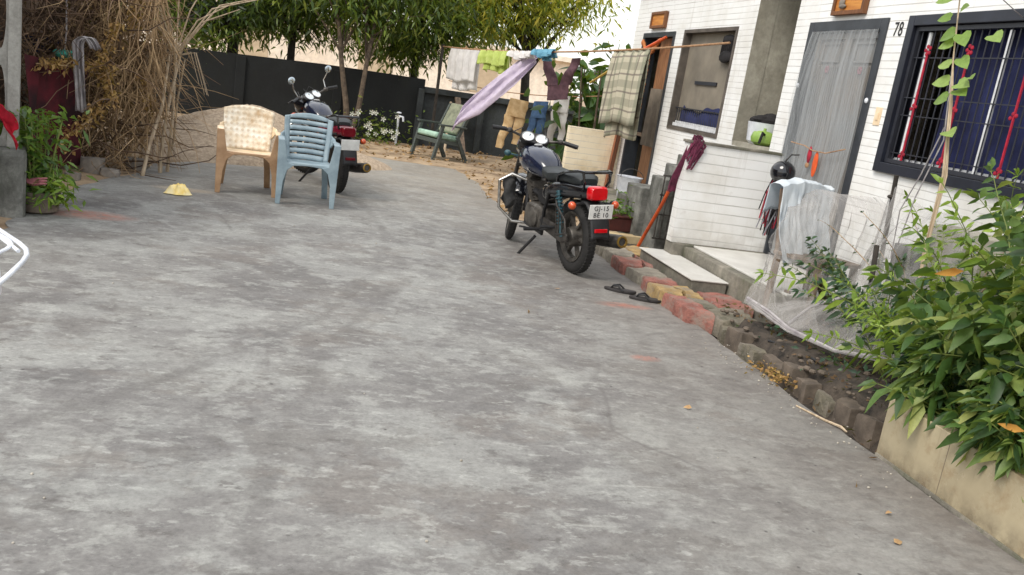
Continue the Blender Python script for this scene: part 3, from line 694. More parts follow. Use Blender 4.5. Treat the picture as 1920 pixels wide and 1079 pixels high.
MB().tube([(3.20, 8.12, .06), (3.235, 7.74, .62), (3.25, 7.46, 1.1)], .017, 10).build('pole', 'orange_pole', mp)
st = MB()
for i in range(46):
    a = .55*random.random(); b = random.uniform(-1, 1); r = random.uniform(.3, 1)
    top = V(3.27+.07*random.random()+.1*a*a, 7.43, 1.26+.03*random.random())
    st.tube([V(3.25+.01*b, 7.455, 1.13), top, top+V(.05*b, -.05-.01*random.random(), -.12*r), top+V(.02*b-.05, -.04, -.30*r)], .008, 4)
for i in range(50):
    b = random.uniform(-1, 1); st.tube([(3.25, 7.45, 1.2), (3.25+.045*b, 7.44+.02*random.random(), 1.05), (3.235+.06*b, 7.5, .9), (3.225+.05*b, 7.55, .74+.12*random.random())], .008, 4)
st.build('mop_strands', 'mop_cloth', mp)
# things in the recess and by the doors
gp = thing('cooking_pot', 'round lime green pot with black handle on the recess ledge', 'pot', (4.30, 8.08, 1.262))
MB().lathe([(.07, 0), (.115, .03), (.125, .07), (.11, .12), (.10, .13), (.095, .12), (.09, .04), (.02, .02)], 24).build('pot_body', 'bottle_green', gp)
MB().tube([(-.05, -.1, .11), (-.09, -.14, .13), (-.1, -.12, .02)], .014, 8).build('handle', 'black_plastic', gp)
MB().lathe([(.098, .122), (.06, .14), (.015, .145), (.015, .17), (.01, .172)], 20).build('pot_lid', 'bottle_green', gp)
tb = thing('tub', 'white tub heaped with dark rags behind the green pot', 'tub', (4.42, 8.32, 1.262))
MB().lathe([(.13, 0), (.16, .03), (.175, .2), (.18, .22), (.165, .21), (.15, .04), (.02, .03)], 24).build('tub_body', 'white_metal', tb)
tag(MB().ell((4.42, 8.32, 1.50), (.17, .17, .06), 14).ell((4.48, 8.34, 1.53), (.1, .1, .06)).ell((4.34, 8.27, 1.51), (.09, .08, .05)).build('rag_heap', 'black_rag'), 'heap of dark rags lying in the white tub on the ledge', 'rags')
pk_ = thing('bucket', 'white enamel bucket standing at the far cluttered doorway', 'bucket', (4.02, 10.9, .242))
MB().lathe([(.12, 0), (.13, .02), (.17, .28), (.18, .29), (.16, .28), (.12, .03), (.01, .02)], 22).build('bucket_body', 'white_metal', pk_)
MB().tube([(.16*math.cos(a), .16*math.sin(a)*.2-.1, .28+.12*math.sin(a)) for a in np.linspace(0, PI, 12)], .005, 6).build('handle', 'steel', pk_)
tag(MB().bar((4.08, 11.95, .2), (4.14, 11.9, 1.75), .16, .03).build('wooden_plank', 'plank', smooth=False, bevel=.004), 'reddish brown plank standing upright beside the warm lit tiled low wall', 'plank')
# trough planter, kerb, plastic
tp = thing('trough_planter', 'dark brown plastic trough with a low straggly plant behind the motorcycle', 'planter', (3.45, 9.0, 0), rz=.1)
MB().bb(-.33, .33, -.09, .09, .1, .25).bb(-.35, .35, -.105, .105, .25, .275).build('trough', 'brown_trough', tp, smooth=False, bevel=.012)
n = 260; P = np.column_stack([rng.uniform(-.42, .2, n), rng.uniform(-.12, .14, n), .24+rng.gamma(2, .05, n)])
leaf_mesh('foliage', P, rdir(n, .3), rng.uniform(.05, .1, n), rng.uniform(.02, .035, n), 'pot', tp)
tag(MB().bb(2.98, 3.6, 8.72, 8.84, 0, .1).build('kerb_stone', mat('yellowed_kerb', (196, 178, 140), (160, 140, 106), 5, .8, .3), smooth=False, bevel=.012), 'yellowed kerb stone lying in front of the brown trough planter', 'kerb')
def crumple(cx, cy, rx, ry, h, seed):
    def fn(u, v):
        a = 2*PI*u; r = v; q = .7+.6*fbm(seed+2*math.cos(a), 2*math.sin(a)+5)
        x = math.cos(a)*r*q; y = math.sin(a)*r*q
        return (cx+rx*x, cy+ry*y, max(.006, h*(1-v*v)*(.5+1.1*fbm(seed+x*4, y*4))))
    return fn
def bag_on_ground(name, cx, cy, rx, ry, h, seed, m, z0=.006):
    return MB(Matrix.Translation((0, 0, z0))).grid(crumple(cx, cy, rx, ry, h, seed), 40, 12).build(name, m)
tag(bag_on_ground('plastic_bag', 2.98, 8.35, .22, .12, .12, 3, 'white_plastic'), 'crumpled white plastic bag lying beside the foot of the orange mop', 'plastic bag')

# ================================================================== BOUNDARY WALL, BEYOND
bw = thing('boundary_wall', 'low soot black boundary wall closing the yard behind the sand pile', 'wall')
def wall_fn(x): return 1.21+.035*(x+2.6) if x < 0 else 1.30
c = MB(); xs = np.linspace(-9, 1.9, 12)
for a, b in zip(xs[:-1], xs[1:]): c.add([(x, y, z) for x in (a, b) for y in (17.4, 17.6) for z in (-.1, 1.2+.1*(min(max(x, -3), 0)+3)/3)], [(0, 2, 3, 1), (4, 5, 7, 6), (0, 4, 6, 2), (1, 3, 7, 5), (0, 1, 5, 4), (2, 6, 7, 3)])
c.build('wall_panel', 'black_wall', bw, smooth=False)
for x in (-3.4, -1.55, .25): MB().bb(x-.09, x+.09, 17.36, 17.399, -.1, 1.22).build('pilaster', 'black_wall', bw, smooth=False, bevel=.01)
bw2 = thing('boundary_wall', 'dark grey rendered wall with a ledge behind the hanging laundry', 'wall')
MB().bb(1.901, 9, 17.42, 17.62, -.1, 1.05).build('wall_panel', 'grey_wall', bw2, smooth=False)
MB().bb(1.902, 9, 17.34, 17.64, 1.051, 1.16).build('ledge', 'grey_wall', bw2, smooth=False, bevel=.01)
MB().bb(1.78, 1.9, 17.3, 17.399, -.1, 1.12).bb(3.0, 3.12, 17.3, 17.418, -.1, 1.05).build('pilaster', 'grey_wall', bw2, smooth=False, bevel=.01)
# sunlit house beyond the wall
sht = mat('faded_shutter', (206, 186, 158), (186, 166, 138), 4)
fb = thing('house', 'pale beige house glimpsed through the trees beyond the boundary wall', 'house', (0, 27, 0))
c = MB(); c.bb(-14, 7.5, 0, .3, -.1, 2.35); c.bb(-14, -13.7, .3, 7, -.1, 2.35); c.bb(7.2, 7.5, .3, 7, -.1, 2.35); c.build('wall', 'beige_render', fb, smooth=False)
MB().bb(-14.2, 7.7, -.25, 7.2, 2.351, 2.5).build('roof', 'beige_render', fb, smooth=False)
for x in (-10, -6.2, -2.2, 1.4, 4.6): MB().bb(x-.5, x+.5, -.02, -.003, 1.05, 1.95).build('shutter', sht, fb, smooth=False)

# ------------------------------------------------------------------ trees
def crown(name, c, r, n, m, parent, L=(.10, .21), wr=.27, nclump=26, zlo=None, droop=.35, cr=.42):
    C_ = np.array(c); cl = []
    while len(cl) < nclump:
        p = rng.uniform(-1, 1, 3); q = np.linalg.norm(p)
        if .35 < q < 1: cl.append(C_+p*np.array(r))
    cl = np.array(cl); k = rng.integers(0, nclump, n)
    P = cl[k] + rng.normal(size=(n, 3))*np.array([cr, cr, cr*.72])*rng.uniform(.5, 1.15, nclump)[k][:, None]
    if zlo is not None:
        ok = P[:, 2] > zlo + .25*np.sin(P[:, 0]*2.3)+.12*rng.normal(size=n); P = P[ok]
    n = len(P); D = rdir(n, -.45, .5); out = P-C_; D += .35*out/np.maximum(np.linalg.norm(out, axis=1, keepdims=True), .1)
    l = rng.uniform(*L, n)
    return leaf_mesh(name, P, D, l, l*wr, m, parent, droop), cl
def tree(label, base, top, r, crowns, bark='bark_dark', twigs=14, group='trees along the boundary wall', name='tree'):
    t = thing(name, label, 'tree', base, group=group); b = Vector(base)
    top = Vector(top)-b; mid = top*.5+V(random.uniform(-.08, .08), random.uniform(-.08, .08), 0)
    MB().tube([(0, 0, -.05), mid*.5+V(.02, 0, 0), mid, top*.8, top], [r*1.25, r, r*.85, r*.7, r*.45], 9).build('trunk', bark, t)
    br = MB()
    for (c, rr, n, m, zlo) in crowns:
        cc = Vector(c)-b; _, cl = crown('crown', tuple(cc), rr, n, m, t, zlo=None if zlo is None else zlo-b.z)
        for q in cl[:twigs]:
            q = Vector(q); s = top*random.uniform(.5, .98); m_ = (s+q)*.5+V(0, 0, .15)
            br.tube([s, m_, q], [r*.34, r*.2, r*.08], 5)
    br.build('limb', bark, t); return t
tree('slim tree with pale left leaning stem just behind the mirrored motorcycle', (.52, 16.95, 0), (.05, 17.1, 2.6), .055, [((-.1, 17.3, 3.0), (1.3, .9, 1.0), 3584, 'mid', 1.72)], 'bark')
tree('slim tree with pale right leaning stem beside its left leaning twin', (.58, 16.9, 0), (.85, 17.2, 2.7), .05, [((1.0, 17.3, 3.1), (1.2, .9, 1.0), 3584, 'mid', 1.72)], 'bark')
tree('dark tree rising behind the black wall near the dry thicket', (-1.9, 18.4, 0), (-1.85, 18.4, 3.2), .12, [((-2.3, 18.5, 2.4), (1.7, 1.0, .95), 5823, 'dark', 1.6), ((-1.9, 18.3, 1.8), (1.2, .6, .5), 2464, 'dark', 1.5), ((-2.6, 18.0, 1.55), (1.1, .5, .35), 800, 'mid', 1.25)])
tree('dark tree rising behind the black wall above the cream chair', (-.75, 18.5, 0), (-.7, 18.5, 3.3), .085, [((-.7, 18.6, 2.6), (1.4, 1.0, .85), 5823, 'dark', 1.85), ((-.4, 18.5, 1.9), (1.2, .5, .35), 1008, 'dark', 1.45)])
tree('bushy green tree behind the wall above the old wooden armchair', (1.75, 18.6, 0), (1.8, 18.6, 3.4), .09, [((1.7, 18.4, 2.6), (1.35, 1.0, 1.0), 5376, 'mid', 1.72), ((1.5, 18.3, 1.8), (.8, .6, .4), 720, 'dark', 1.35), ((2.3, 18.7, 3.2), (1.3, .9, .8), 3080, 'lit', 2.2)])
tree('sunlit yellow green tree drooping over the laundry lines', (4.4, 19.2, 0), (4.2, 19.1, 3.4), .11, [((3.6, 18.7, 3.3), (1.6, 1.0, .9), 5880, 'lit', 2.2), ((4.9, 18.6, 3.5), (.9, .8, .7), 1100, 'lit', 2.6), ((3.4, 19.3, 2.9), (1.5, .8, .6), 1455, 'mid', 1.95)])
# broad leaved shrub behind the laundry
bs = thing('shrub', 'dark broad leaved shrub filling the corner behind the plaid cloth', 'shrub', (4.35, 14.3, 0))
n = 420; P = np.column_stack([rng.normal(0, .38, n), rng.normal(0, .3, n), rng.uniform(.25, 2.0, n)]); 
leaf_mesh('foliage', P, rdir(n, -.3, .4), rng.uniform(.18, .32, n), rng.uniform(.10, .17, n), 'broad', bs, .35, seg=3)
n = 60; P = np.column_stack([rng.normal(.5, .25, n), rng.normal(.3, .2, n), rng.uniform(1.8, 2.35, n)]); leaf_mesh('upper_foliage', P, rdir(n, .1, .4), rng.uniform(.2, .34, n), rng.uniform(.1, .17, n), 'broad', bs, .35, seg=3)
b = MB()
for i in range(9): x, y = random.gauss(0, .3), random.gauss(0, .2); b.tube([(x*.3, y*.3, 0), (x*.7, y, 1), (x, y, 1.9)], [.025, .018, .01], 6)
b.build('stem', 'bark', bs)
fw = thing('flowering_plant', 'low leafy plant with white flowers at the foot of the slim trees', 'plant', (.95, 16.9, 0))
n = 420; P = np.column_stack([rng.normal(0, .34, n), rng.normal(0, .15, n), np.abs(rng.normal(.2, .2, n))]); leaf_mesh('foliage', P, rdir(n, .2), rng.uniform(.07, .13, n), rng.uniform(.03, .05, n), 'mid', fw)
M['petal'] = mat('petal_white', (226, 228, 214))
for i in range(21):
    mb = MB(); c = V(random.gauss(0, .26), random.gauss(-.16, .08), random.uniform(.15, .58))
    for k in range(5): a = k*2*PI/5; mb.add([c, c+V(.04*math.cos(a-.4), -.012, .04*math.sin(a-.4)), c+V(.055*math.cos(a), -.02, .055*math.sin(a)), c+V(.04*math.cos(a+.4), -.012, .04*math.sin(a+.4))], [(0, 1, 2, 3)])
    mb.ell(c+V(0, -.006, 0), (.012, .008, .012), 6).build('white_flower', 'petal', fw, smooth=False)
wtr = thing('water_tap', 'small white standpipe against the black wall left of the wooden armchair', 'tap', (1.42, 16.9, 0))
MB().tube([(0, 0, 0), (0, 0, .5)], .022, 8).build('riser', 'white_metal', wtr)
MB().tube([(0, 0, .5), (.02, -.05, .56), (.08, -.08, .55), (.09, -.09, .47)], .02, 8).ell((.0, -.02, .62), (.05, .03, .02)).build('spout', 'white_metal', wtr)

# ================================================================== LEFT SIDE
pole = thing('concrete_pole', 'grey precast concrete pole with oval holes at the left edge', 'pole', (-2.26, 7.0, 0), rz=.25)
zs = [(-.05, .62), (.62, 1.02), (1.02, 1.36), (1.36, 1.76), (1.76, 2.1), (2.1, 2.5), (2.5, 2.84), (2.84, 3.3)]
c = MB(); c.bb(-.17, -.052, -.075, .075, -.05, 4.); c.bb(.052, .125, -.075, .075, -.05, 4.)
# web between the two flanges with oval holes
holes = [(.82, .26), (1.43, .24), (2.05, .24), (2.66, .24), (3.27, .24)]
n = 14; prev = -.05
for zc, hh in holes:
    L = [(-.05*math.cos(a) if abs(math.cos(a)) > 1e-6 else 0, zc+hh*math.sin(a)) for a in np.linspace(-PI/2, PI/2, n)]
    for sg in (1, -1):
        for (x1, z1), (x2, z2) in zip(L[:-1], L[1:]):
            x1_, x2_ = sg*x1*.7, sg*x2*.7; e = -sg*.0519
            vs = [(x1_, -.04, z1), (e, -.04, z1), (e, -.04, z2), (x2_, -.04, z2), (x1_, .04, z1), (e, .04, z1), (e, .04, z2), (x2_, .04, z2)]
            c.add(vs, [(0, 1, 2, 3), (7, 6, 5, 4), (0, 3, 7, 4)])
    c.bb(-.0519, .0519, -.04, .04, prev, zc-hh); prev = zc+hh
c.bb(-.0519, .0519, -.04, .04, prev, 4.); M['pole_concrete'] = stained_mat('pale_pole_concrete', (176, 174, 168), (128, 126, 120), None, 3.0)
c.build('pole_shaft', 'pole_concrete', pole, smooth=False)
MB().bb(-.3, .18, -.17, .2, -.05, .5).build('pole_base', 'old_concrete', pole, smooth=False, bevel=.05)
rs = MB()
def rsf(u, v): 
    a = u*PI*.9; return (-2.33+.22*u+.02*math.sin(v*9)*u, 6.88-.06*math.sin(a)-.02*math.sin(u*19), .84-.03*u+.03*math.sin(u*PI)-v*(.06+.15*u*u)+.012*math.sin(v*14+u*8)-.1*u*u)
tag(MB().grid(rsf, 26, 10).build('red_scarf', 'red_cloth', solid=.006), 'bright red cloth tied round the concrete pole above the potted plant', 'cloth')
pp = thing('potted_plant', 'bushy green plant in a worn round pot at the foot of the concrete pole', 'potted plant', (-2.05, 7.18, 0))
MB().lathe([(.115, 0), (.15, .02), (.16, .13), (.165, .17), (.15, .17), (.14, .13), (.01, .12)], 24).build('pot', 'terracotta', pp)
n = 800; h = rng.uniform(.1, .78, n); P = np.column_stack([rng.normal(-.06, .13, n)+.02*np.sin(h*9), rng.normal(0, .12, n), h]); leaf_mesh('foliage', P, rdir(n, -.1, .5), rng.uniform(.06, .13, n), rng.uniform(.022, .04, n), 'pot', pp)
n = 150; P = np.column_stack([rng.normal(.12, .07, n), rng.normal(-.02, .1, n), rng.uniform(.08, .3, n)]); leaf_mesh('trailing_foliage', P, rdir(n, -.2, .5), rng.uniform(.06, .11, n), rng.uniform(.02, .035, n), 'lime', pp)
b = MB()
for i in range(10): x, y = random.gauss(-.04, .1), random.gauss(0, .08); b.tube([(x*.3, y*.3, .12), (x, y, .72)], [.01, .005], 5)
b.build('stem', 'stem_green', pp)
fl = MB()
for i in range(3): fl.tube([(-.08+.03*i, -.12, .26), (.02+.02*i, -.17, .24+.02*i), (.12, -.2, .26+.02*i)], [.012, .016, .006], 5)
fl.build('pink_bract', mat('dull_pink', (176, 110, 116), (140, 84, 90), 20), pp)
# backdrop added to darken the gaps behind the thicket; tarpaulins and thicket
bdp = thing('backdrop', 'dark backdrop added behind the dry thicket on the left', 'backdrop', (-3.3, 9, 0))
MB().bb(-.1, 0, -3.5, 5.5, 0, 2.9).build('wall', 'vine_twig', bdp, smooth=False); MB().bb(-2.5, .3, -3.7, 5.7, 2.901, 3.0).build('roof', 'black_wall', bdp, smooth=False)
MB().bb(-2.4, -.1, 5.3, 5.5, 0, 2.9).build('end_wall', 'vine_twig', bdp, smooth=False)
def sheet(x0, y0, x1, y1, z0, z1, amp=.03, fq=22., sag=0):
    def fn(u, v):
        q = amp*math.sin(u*fq+math.sin(v*4)*1.2)*(1-.5*v)+amp*.5*math.sin(u*fq*2.3+v*3)
        return (x0+(x1-x0)*u+q, y0+(y1-y0)*u+q*.6, z0+(z1-z0)*v-sag*math.sin(u*PI)*v)
    return fn
tag(MB().grid(sheet(-2.62, 8.75, -2.28, 9.4, .06, 1.1, .03, 16, .06), 50, 14).build('tarpaulin', 'maroon_tarp'), 'dark maroon tarpaulin hung as a fence beside the dry thicket', 'tarpaulin')
tag(MB().grid(sheet(-3.25, 10.7, -2.75, 11.3, 1.02, 1.24, .02, 12), 30, 6).build('tarpaulin', 'navy_tarp'), 'navy blue tarpaulin strip above the white board by the pole', 'tarpaulin')
wbd = tag(MB().bb(-.16, .12, -.015, .015, .0, .3).build('white_board', 'beige_tile', smooth=False, bevel=.005), 'off white board behind the concrete pole below the navy tarpaulin', 'board'); wbd.location = (-3.06, 10.6, .74); wbd.rotation_euler = (0, 0, .3)
tag(MB().bb(-3.2, -2.94, 10.58, 10.68, 0, .738).build('timber_post', 'grey_plaster', smooth=False, bevel=.01), 'grey post carrying the off white board behind the concrete pole', 'post')
tl = thing('teal_bag', 'teal cloth bundle dangling in the thicket above the maroon tarpaulin', 'bundle', (-2.42, 9.2, 1.12))
MB().ell((0, 0, 0), (.09, .07, .045)).ell((.06, -.02, .015), (.05, .04, .03)).ell((-.06, 0, .012), (.045, .04, .03)).build('bundle', mat('teal_cloth', (70, 158, 140), (44, 116, 104), 9, .9, .4), tl)
MB().tube([(0, 0, .03), (.01, 0, .2), (0, .02, .5)], .008, 6).build('cord', 'gauze', tl)
def gz_(u, v):
    a = v*1.35
    if v < .72: p = V(-2.22-.045*v, 9.05-.1*v, .62+.62*(v/.72))
    else:
        q = (v-.72)/.28*PI*.75; p = V(-2.25+.09*(1-math.cos(q)), 8.98, 1.24+.07*math.sin(q)-.10*max(0, q-1.6))
    return (p.x+(u-.5)*.105*(1-.25*v)+.008*math.sin(u*22+v*5), p.y+.02*math.sin(u*18+v*4), p.z+.01*math.sin(u*9))
tag(MB().grid(gz_, 16, 36).build('gauze_scarf', 'gauze', solid=.004), 'grey gauze scarf hanging from a branch of the dry thicket', 'scarf')
def tangle(mb, n, x0, x1, y0, y1, z0, z1, L, r, bend=.35, zdir=.3, sides=3):
    for i in range(n):
        p = V(random.uniform(x0, x1), random.uniform(y0, y1), random.uniform(z0, z1)); d = V(random.gauss(0, .6), random.gauss(0, .6), random.gauss(zdir, .8)).normalized()
        l = random.uniform(*L); pts = [p]
        for k in range(4):
            d = (d+V(random.gauss(0, bend), random.gauss(0, bend), random.gauss(-.06, bend))).normalized(); q = pts[-1]+d*l/4
            if q.z < .01: q.z = .01
            pts.append(q)
        rr = random.uniform(*r); mb.tube(pts, [rr, rr*.9, rr*.75, rr*.6, rr*.3], sides)
th = thing('dry_thicket', 'tangled brown thicket of dead vines and twigs left of the sand pile', 'thicket', (0, 0, 0))
t1 = MB(); tangle(t1, 700, -3.0, -2.0, 9.3, 11.4, .0, 2.6, (.4, 1.3), (.004, .011)); t1.build('twigs', 'vine_twig', th)
t1 = MB(); tangle(t1, 520, -2.5, -1.8, 9.4, 10.6, .1, 2.6, (.3, 1.0), (.003, .008), .3); tangle(t1, 420, -2.25, -1.66, 9.5, 10.3, .5, 2.4, (.5, 1.2), (.003, .007), .16, -1.3); tangle(t1, 170, -2.25, -1.62, 9.7, 10.3, .85, 1.5, (.2, .6), (.003, .007), .5, 0)
t1.build('pale_twigs', 'twig', th)
n = 3000; P = np.column_stack([rng.uniform(-3.0, -1.9, n), rng.uniform(9.4, 12.0, n), rng.uniform(.05, 2.7, n)]); leaf_mesh('dead_leaves', P, rdir(n, -.4), rng.uniform(.04, .10, n), rng.uniform(.02, .045, n), 'brown', th)
# more twigs around and above the tarpaulin
t1 = MB(); tangle(t1, 260, -2.9, -2.2, 8.9, 9.6, .9, 2.4, (.3, .8), (.003, .008)); t1.build('upper_twigs', 'vine_twig', th)
cr = thing('withered_creeper', 'yellowed withered creeper trailing over the thicket and maroon tarpaulin', 'creeper')
path = []
for (a, b, k) in (((-2.55, 8.8, 1.02), (-2.1, 9.2, 1.08), 230), ((-2.1, 9.2, 1.08), (-1.98, 9.3, 1.5), 170), ((-2.08, 9.25, 1.05), (-1.98, 9.2, .78), 110), ((-1.98, 9.2, .78), (-2.3, 8.95, .42), 170), ((-2.3, 8.95, .42), (-2.36, 8.9, .2), 30), ((-1.95, 9.5, 1.4), (-1.8, 9.7, 1.9), 130), ((-1.85, 9.7, 1.0), (-1.7, 9.8, .6), 60)):
    for i in range(k):
        t = random.random(); path.append([a[j]+(b[j]-a[j])*t+random.gauss(0, .035) for j in range(3)])
P = np.array(path); n = len(P); leaf_mesh('withered_leaves', P, rdir(n, -.4), rng.uniform(.03, .06, n), rng.uniform(.02, .04, n), 'dry', cr)
c = MB()
for a, b in (((-2.55, 8.8, 1.02), (-2.1, 9.2, 1.08)), ((-2.1, 9.2, 1.08), (-1.98, 9.3, 1.6)), ((-1.98, 9.2, .78), (-2.32, 8.93, .38)), ((-2.08, 9.25, 1.08), (-1.98, 9.2, .78))): c.tube([a, ((Vector(a)+Vector(b))/2+V(.02, 0, -.02)), b], .007, 5)
c.build('stem', 'twig', cr)
for i, (p, lb) in enumerate(((((-1.73, 9.5, 0), (-1.70, 9.6, .3), (-1.62, 9.75, .7), (-1.60, 9.9, 1.25)), 'bent pale pole leaning on the thicket, nearest the yellow bag on the left'),
                             (((-1.62, 9.86, 0), (-1.62, 9.9, .35), (-1.58, 9.95, .8), (-1.50, 10.05, 1.35)), 'pale pole leaning on the thicket between its bent and short neighbours'),
                             (((-1.66, 10.6, 0), (-1.60, 10.5, .3), (-1.58, 10.45, .75), (-1.52, 10.4, 1.2)), 'short thin pole leaning on the thicket nearest the sand pile'))):
    tag(MB().tube(p, [.02, .019, .017, .012] if i < 2 else [.014, .013, .012, .008], 8).build('leaning_pole', 'bamboo'), lb, 'pole', 'poles leaning on the thicket')
fr_ = thing('dry_frond', 'bare pale branch spreading above the leaning poles', 'branch', (-1.55, 10.0, 0))
c = MB()
for i in range(15):
    a = random.uniform(-1.1, 1.3); l = random.uniform(.4, 1.15); c.tube([(0, 0, 1.25+.03*i/26), (.35*l*math.sin(a), random.gauss(0, .1), 1.25+.5*l), (.8*l*math.sin(a)*1.2, random.gauss(0, .2), 1.25+.95*l*math.cos(a*.6))], [.012, .008, .004], 5)
c.tube([(-.02, 0, 0), (0, 0, .6), (0, 0, 1.28)], [.02, .017, .014], 6)
for i in range(12):
    a = random.uniform(-1.6, 1.0); c.tube([(0, 0, 1.24), (.25*math.sin(a), -.03, 1.3), (.42*math.sin(a), random.gauss(-.05, .08), 1.05-.2*random.random())], [.008, .006, .003], 5)
c.build('bare_twigs', 'bamboo', fr_)
def rock(name, c, r, m, seed):
    mb = MB(); mb.ell((0, 0, 0), (1, 1, 1), 14)
    for i, p in enumerate(mb.v):
        k = .72+.6*fbm(p.x*1.7+seed, p.y*1.7+p.z*2.1); mb.v[i] = V(max(-.8, min(.8, p.x*1.1))*k*r[0], max(-.8, min(.8, p.y*1.1))*k*r[1], max(-.75, min(.75, p.z*1.2))*k*r[2])
    return mb.build(name, m, loc=c)
for (c, r, lb) in (((-2.16, 9.3, .07), (.13, .1, .12), 'pale block of stone at the foot of the thicket by the tarpaulin'), ((-1.99, 9.27, .03), (.11, .09, .06), 'flat pale stone lying right of the upright pale block'), ((-1.88, 10.0, .05), (.14, .1, .08), 'brown lump of stone below the pale leaning poles'), ((-2.2, 8.75, .03), (.08, .07, .06), 'small grey stone near the potted plant and the maroon tarpaulin')):
    tag(rock('stone', c, r, 'stone', c[0]*7), lb, 'stone', 'stones under the thicket')
tag(bag_on_ground('yellow_bag', -1.25, 8.63, .12, .075, .10, 8, 'yellow_plastic'), 'crumpled yellow plastic packet lying on the concrete before the cream chair', 'packet')

# ================================================================== PLASTIC CHAIRS
def plastic_chair(label, loc, rz, plastic, backmat, seatmat, slots, sc=1., wide=1., back_h=.46):
    t = thing('plastic_chair', label, 'chair', loc, rz); wx = wide
    def seat(u, v):
        x = (u-.5)*2; y = -.23+.46*v
        w = (.255-.035*v)*wx; z = .425-.022*math.sin(v*PI)*(1-x*x*.6)+.012*abs(x)**3-.03*v
        if v < .08: z -= .02*(1-v/.08)
        return (x*w, y-.02*(1-x*x)*(1-v), z)
    MB().grid(seat, 18, 18).build('seat', seatmat, t, solid=.014)
    # apron under the seat front
    def apron(u, v): x = (u-.5)*2; return (x*.245*wx, -.235-.02*(1-x*x), .42-.045*v*(.5+.9*x*x))
    MB().grid(apron, 14, 3).build('apron', plastic, t, solid=.012)
    def bk(x, v):          # x in -1..1, v 0..1 up the back
        w = (.215+.03*math.sin(v*PI*.5))*wx
        z = .40+back_h*v - (.035*x*x if v > .9 else 0)*(v-.9)/.1
        return V(x*w, .20+.13*v-.045*x*x+.02*math.sin(v*PI), z)
    b = MB()
    def strip(x0, x1, v0, v1, nu=10, nv=3, arch=0.):
        b.grid(lambda u, q: bk(x0+(x1-x0)*u, v0+(v1-v0)*q + arch*(1-(x0+(x1-x0)*u)**2)), nu, nv)
    if slots:
        strip(-1, -.78, 0, 1, 3, 16); strip(.78, 1, 0, 1, 3, 16)
        k = 7; vs = np.linspace(.0, .86, k+1)
        for i in range(k): strip(-.785, .785, vs[i]+(.0 if i == 0 else .016), vs[i+1]-.016, 12, 2, .02)
        strip(-.785, .785, .876, 1.0, 12, 3, .03)
    else: strip(-1, 1, 0, 1, 18, 18, .02)
    b.build('backrest', backmat, t, solid=.013)
    for s in (-1, 1):
        # wing joining back to arm, then the arm itself
        def wing(u, v): 
            p = bk(s, .06+.8*v); q = V(s*(.262+.01*v)*wx, .12-.22*u+.10*v, .62+.02*v); k = u**1.2*(1-v*.35)*(1 if v < .95 else .6)
            z = .40+back_h*(.06+.8*v); tz = .625+.03*v
            return V(p.x+(s*.275*wx-p.x)*u, p.y-.16*u*(1-v), z*(1-u)+tz*u if z > .6 else z*(1-u)+tz*u)
        a = MB(); a.grid(lambda u, v: wing(u, .32+.36*v), 6, 8)
        def arm(u, v): 
            y = .12-.36*u; return V(s*((.238+.062*v)*wx), y, .628+.008*math.sin(u*PI)-.012*abs(v-.5)-(.02*max(0, u-.85)/.15))
        a.grid(arm, 12, 5); a.build('armrest', plastic if slots else seatmat, t, solid=.013)
        lg = MB()
        pts = [(.300*wx, .632), (.285*wx, 0), (.240*wx, 0), (.228*wx, .22), (.196*wx, .34), (.13*wx, .395), (.2*wx, .415), (.238*wx, .632)]
        pts = [(s*x, z) for x, z in pts]; 
        if s < 0: pts = pts[::-1]
        Mx = Matrix(((1, 0, 0, 0), (0, 0, 1, -.265), (0, 1, 0, 0), (0, 0, 0, 1)))
        n = len(pts); vs = []
        for yy in (0, 1): vs += [V(x, -.262+.012*(1-z/.63)*-1+yy*.018, z) for x, z in pts]
        lg.add(vs, [tuple(range(n)), tuple(range(2*n-1, n-1, -1))]+[(i, n+i, n+(i+1) % n, (i+1) % n) for i in range(n)])
        lg.add([V(s*x*wx, y, z) for z, xo, xi in ((0, .285, .285), (.632, .300, .300)) for x, y in ((xo, -.262), (xo, -.19+.02*(z > .3)), (xo-.014, -.262), (xo-.014, -.19+.02*(z > .3)))], [(0, 1, 5, 4), (2, 6, 7, 3), (1, 3, 7, 5), (0, 4, 6, 2), (0, 2, 3, 1), (4, 5, 7, 6)])
        lg.build('leg', plastic, t, smooth=False, bevel=.005)
        rl = MB(); rl.loft([[V(s*x*wx, y, z) for x, y in ((xc-.03, yc-.006), (xc+.03, yc-.006), (xc+.03, yc+.035), (xc+.018, yc+.035), (xc+.018, yc+.006), (xc-.03, yc+.006))][::(1 if s > 0 else -1)] for z, xc, yc in ((0, .232, .34), (.2, .215, .28), (.42, .185, .215))])
        rl.build('leg', plastic, t, smooth=False, bevel=.003)
    t.scale = (sc, sc, sc); return t
plastic_chair('blue grey plastic armchair with slotted back, facing the yard', (-.10, 9.04, .004), math.radians(4), 'blue_plastic', 'blue_plastic', 'blue_plastic', True, 1.0, 1.0, .46)
plastic_chair('stained cream plastic chair with woven pattern back and tan legs', (-.70, 9.31, .004), math.radians(7), 'tan_plastic', 'cream_plastic', 'cream_plain', False, 1.0, 1.04, .44)

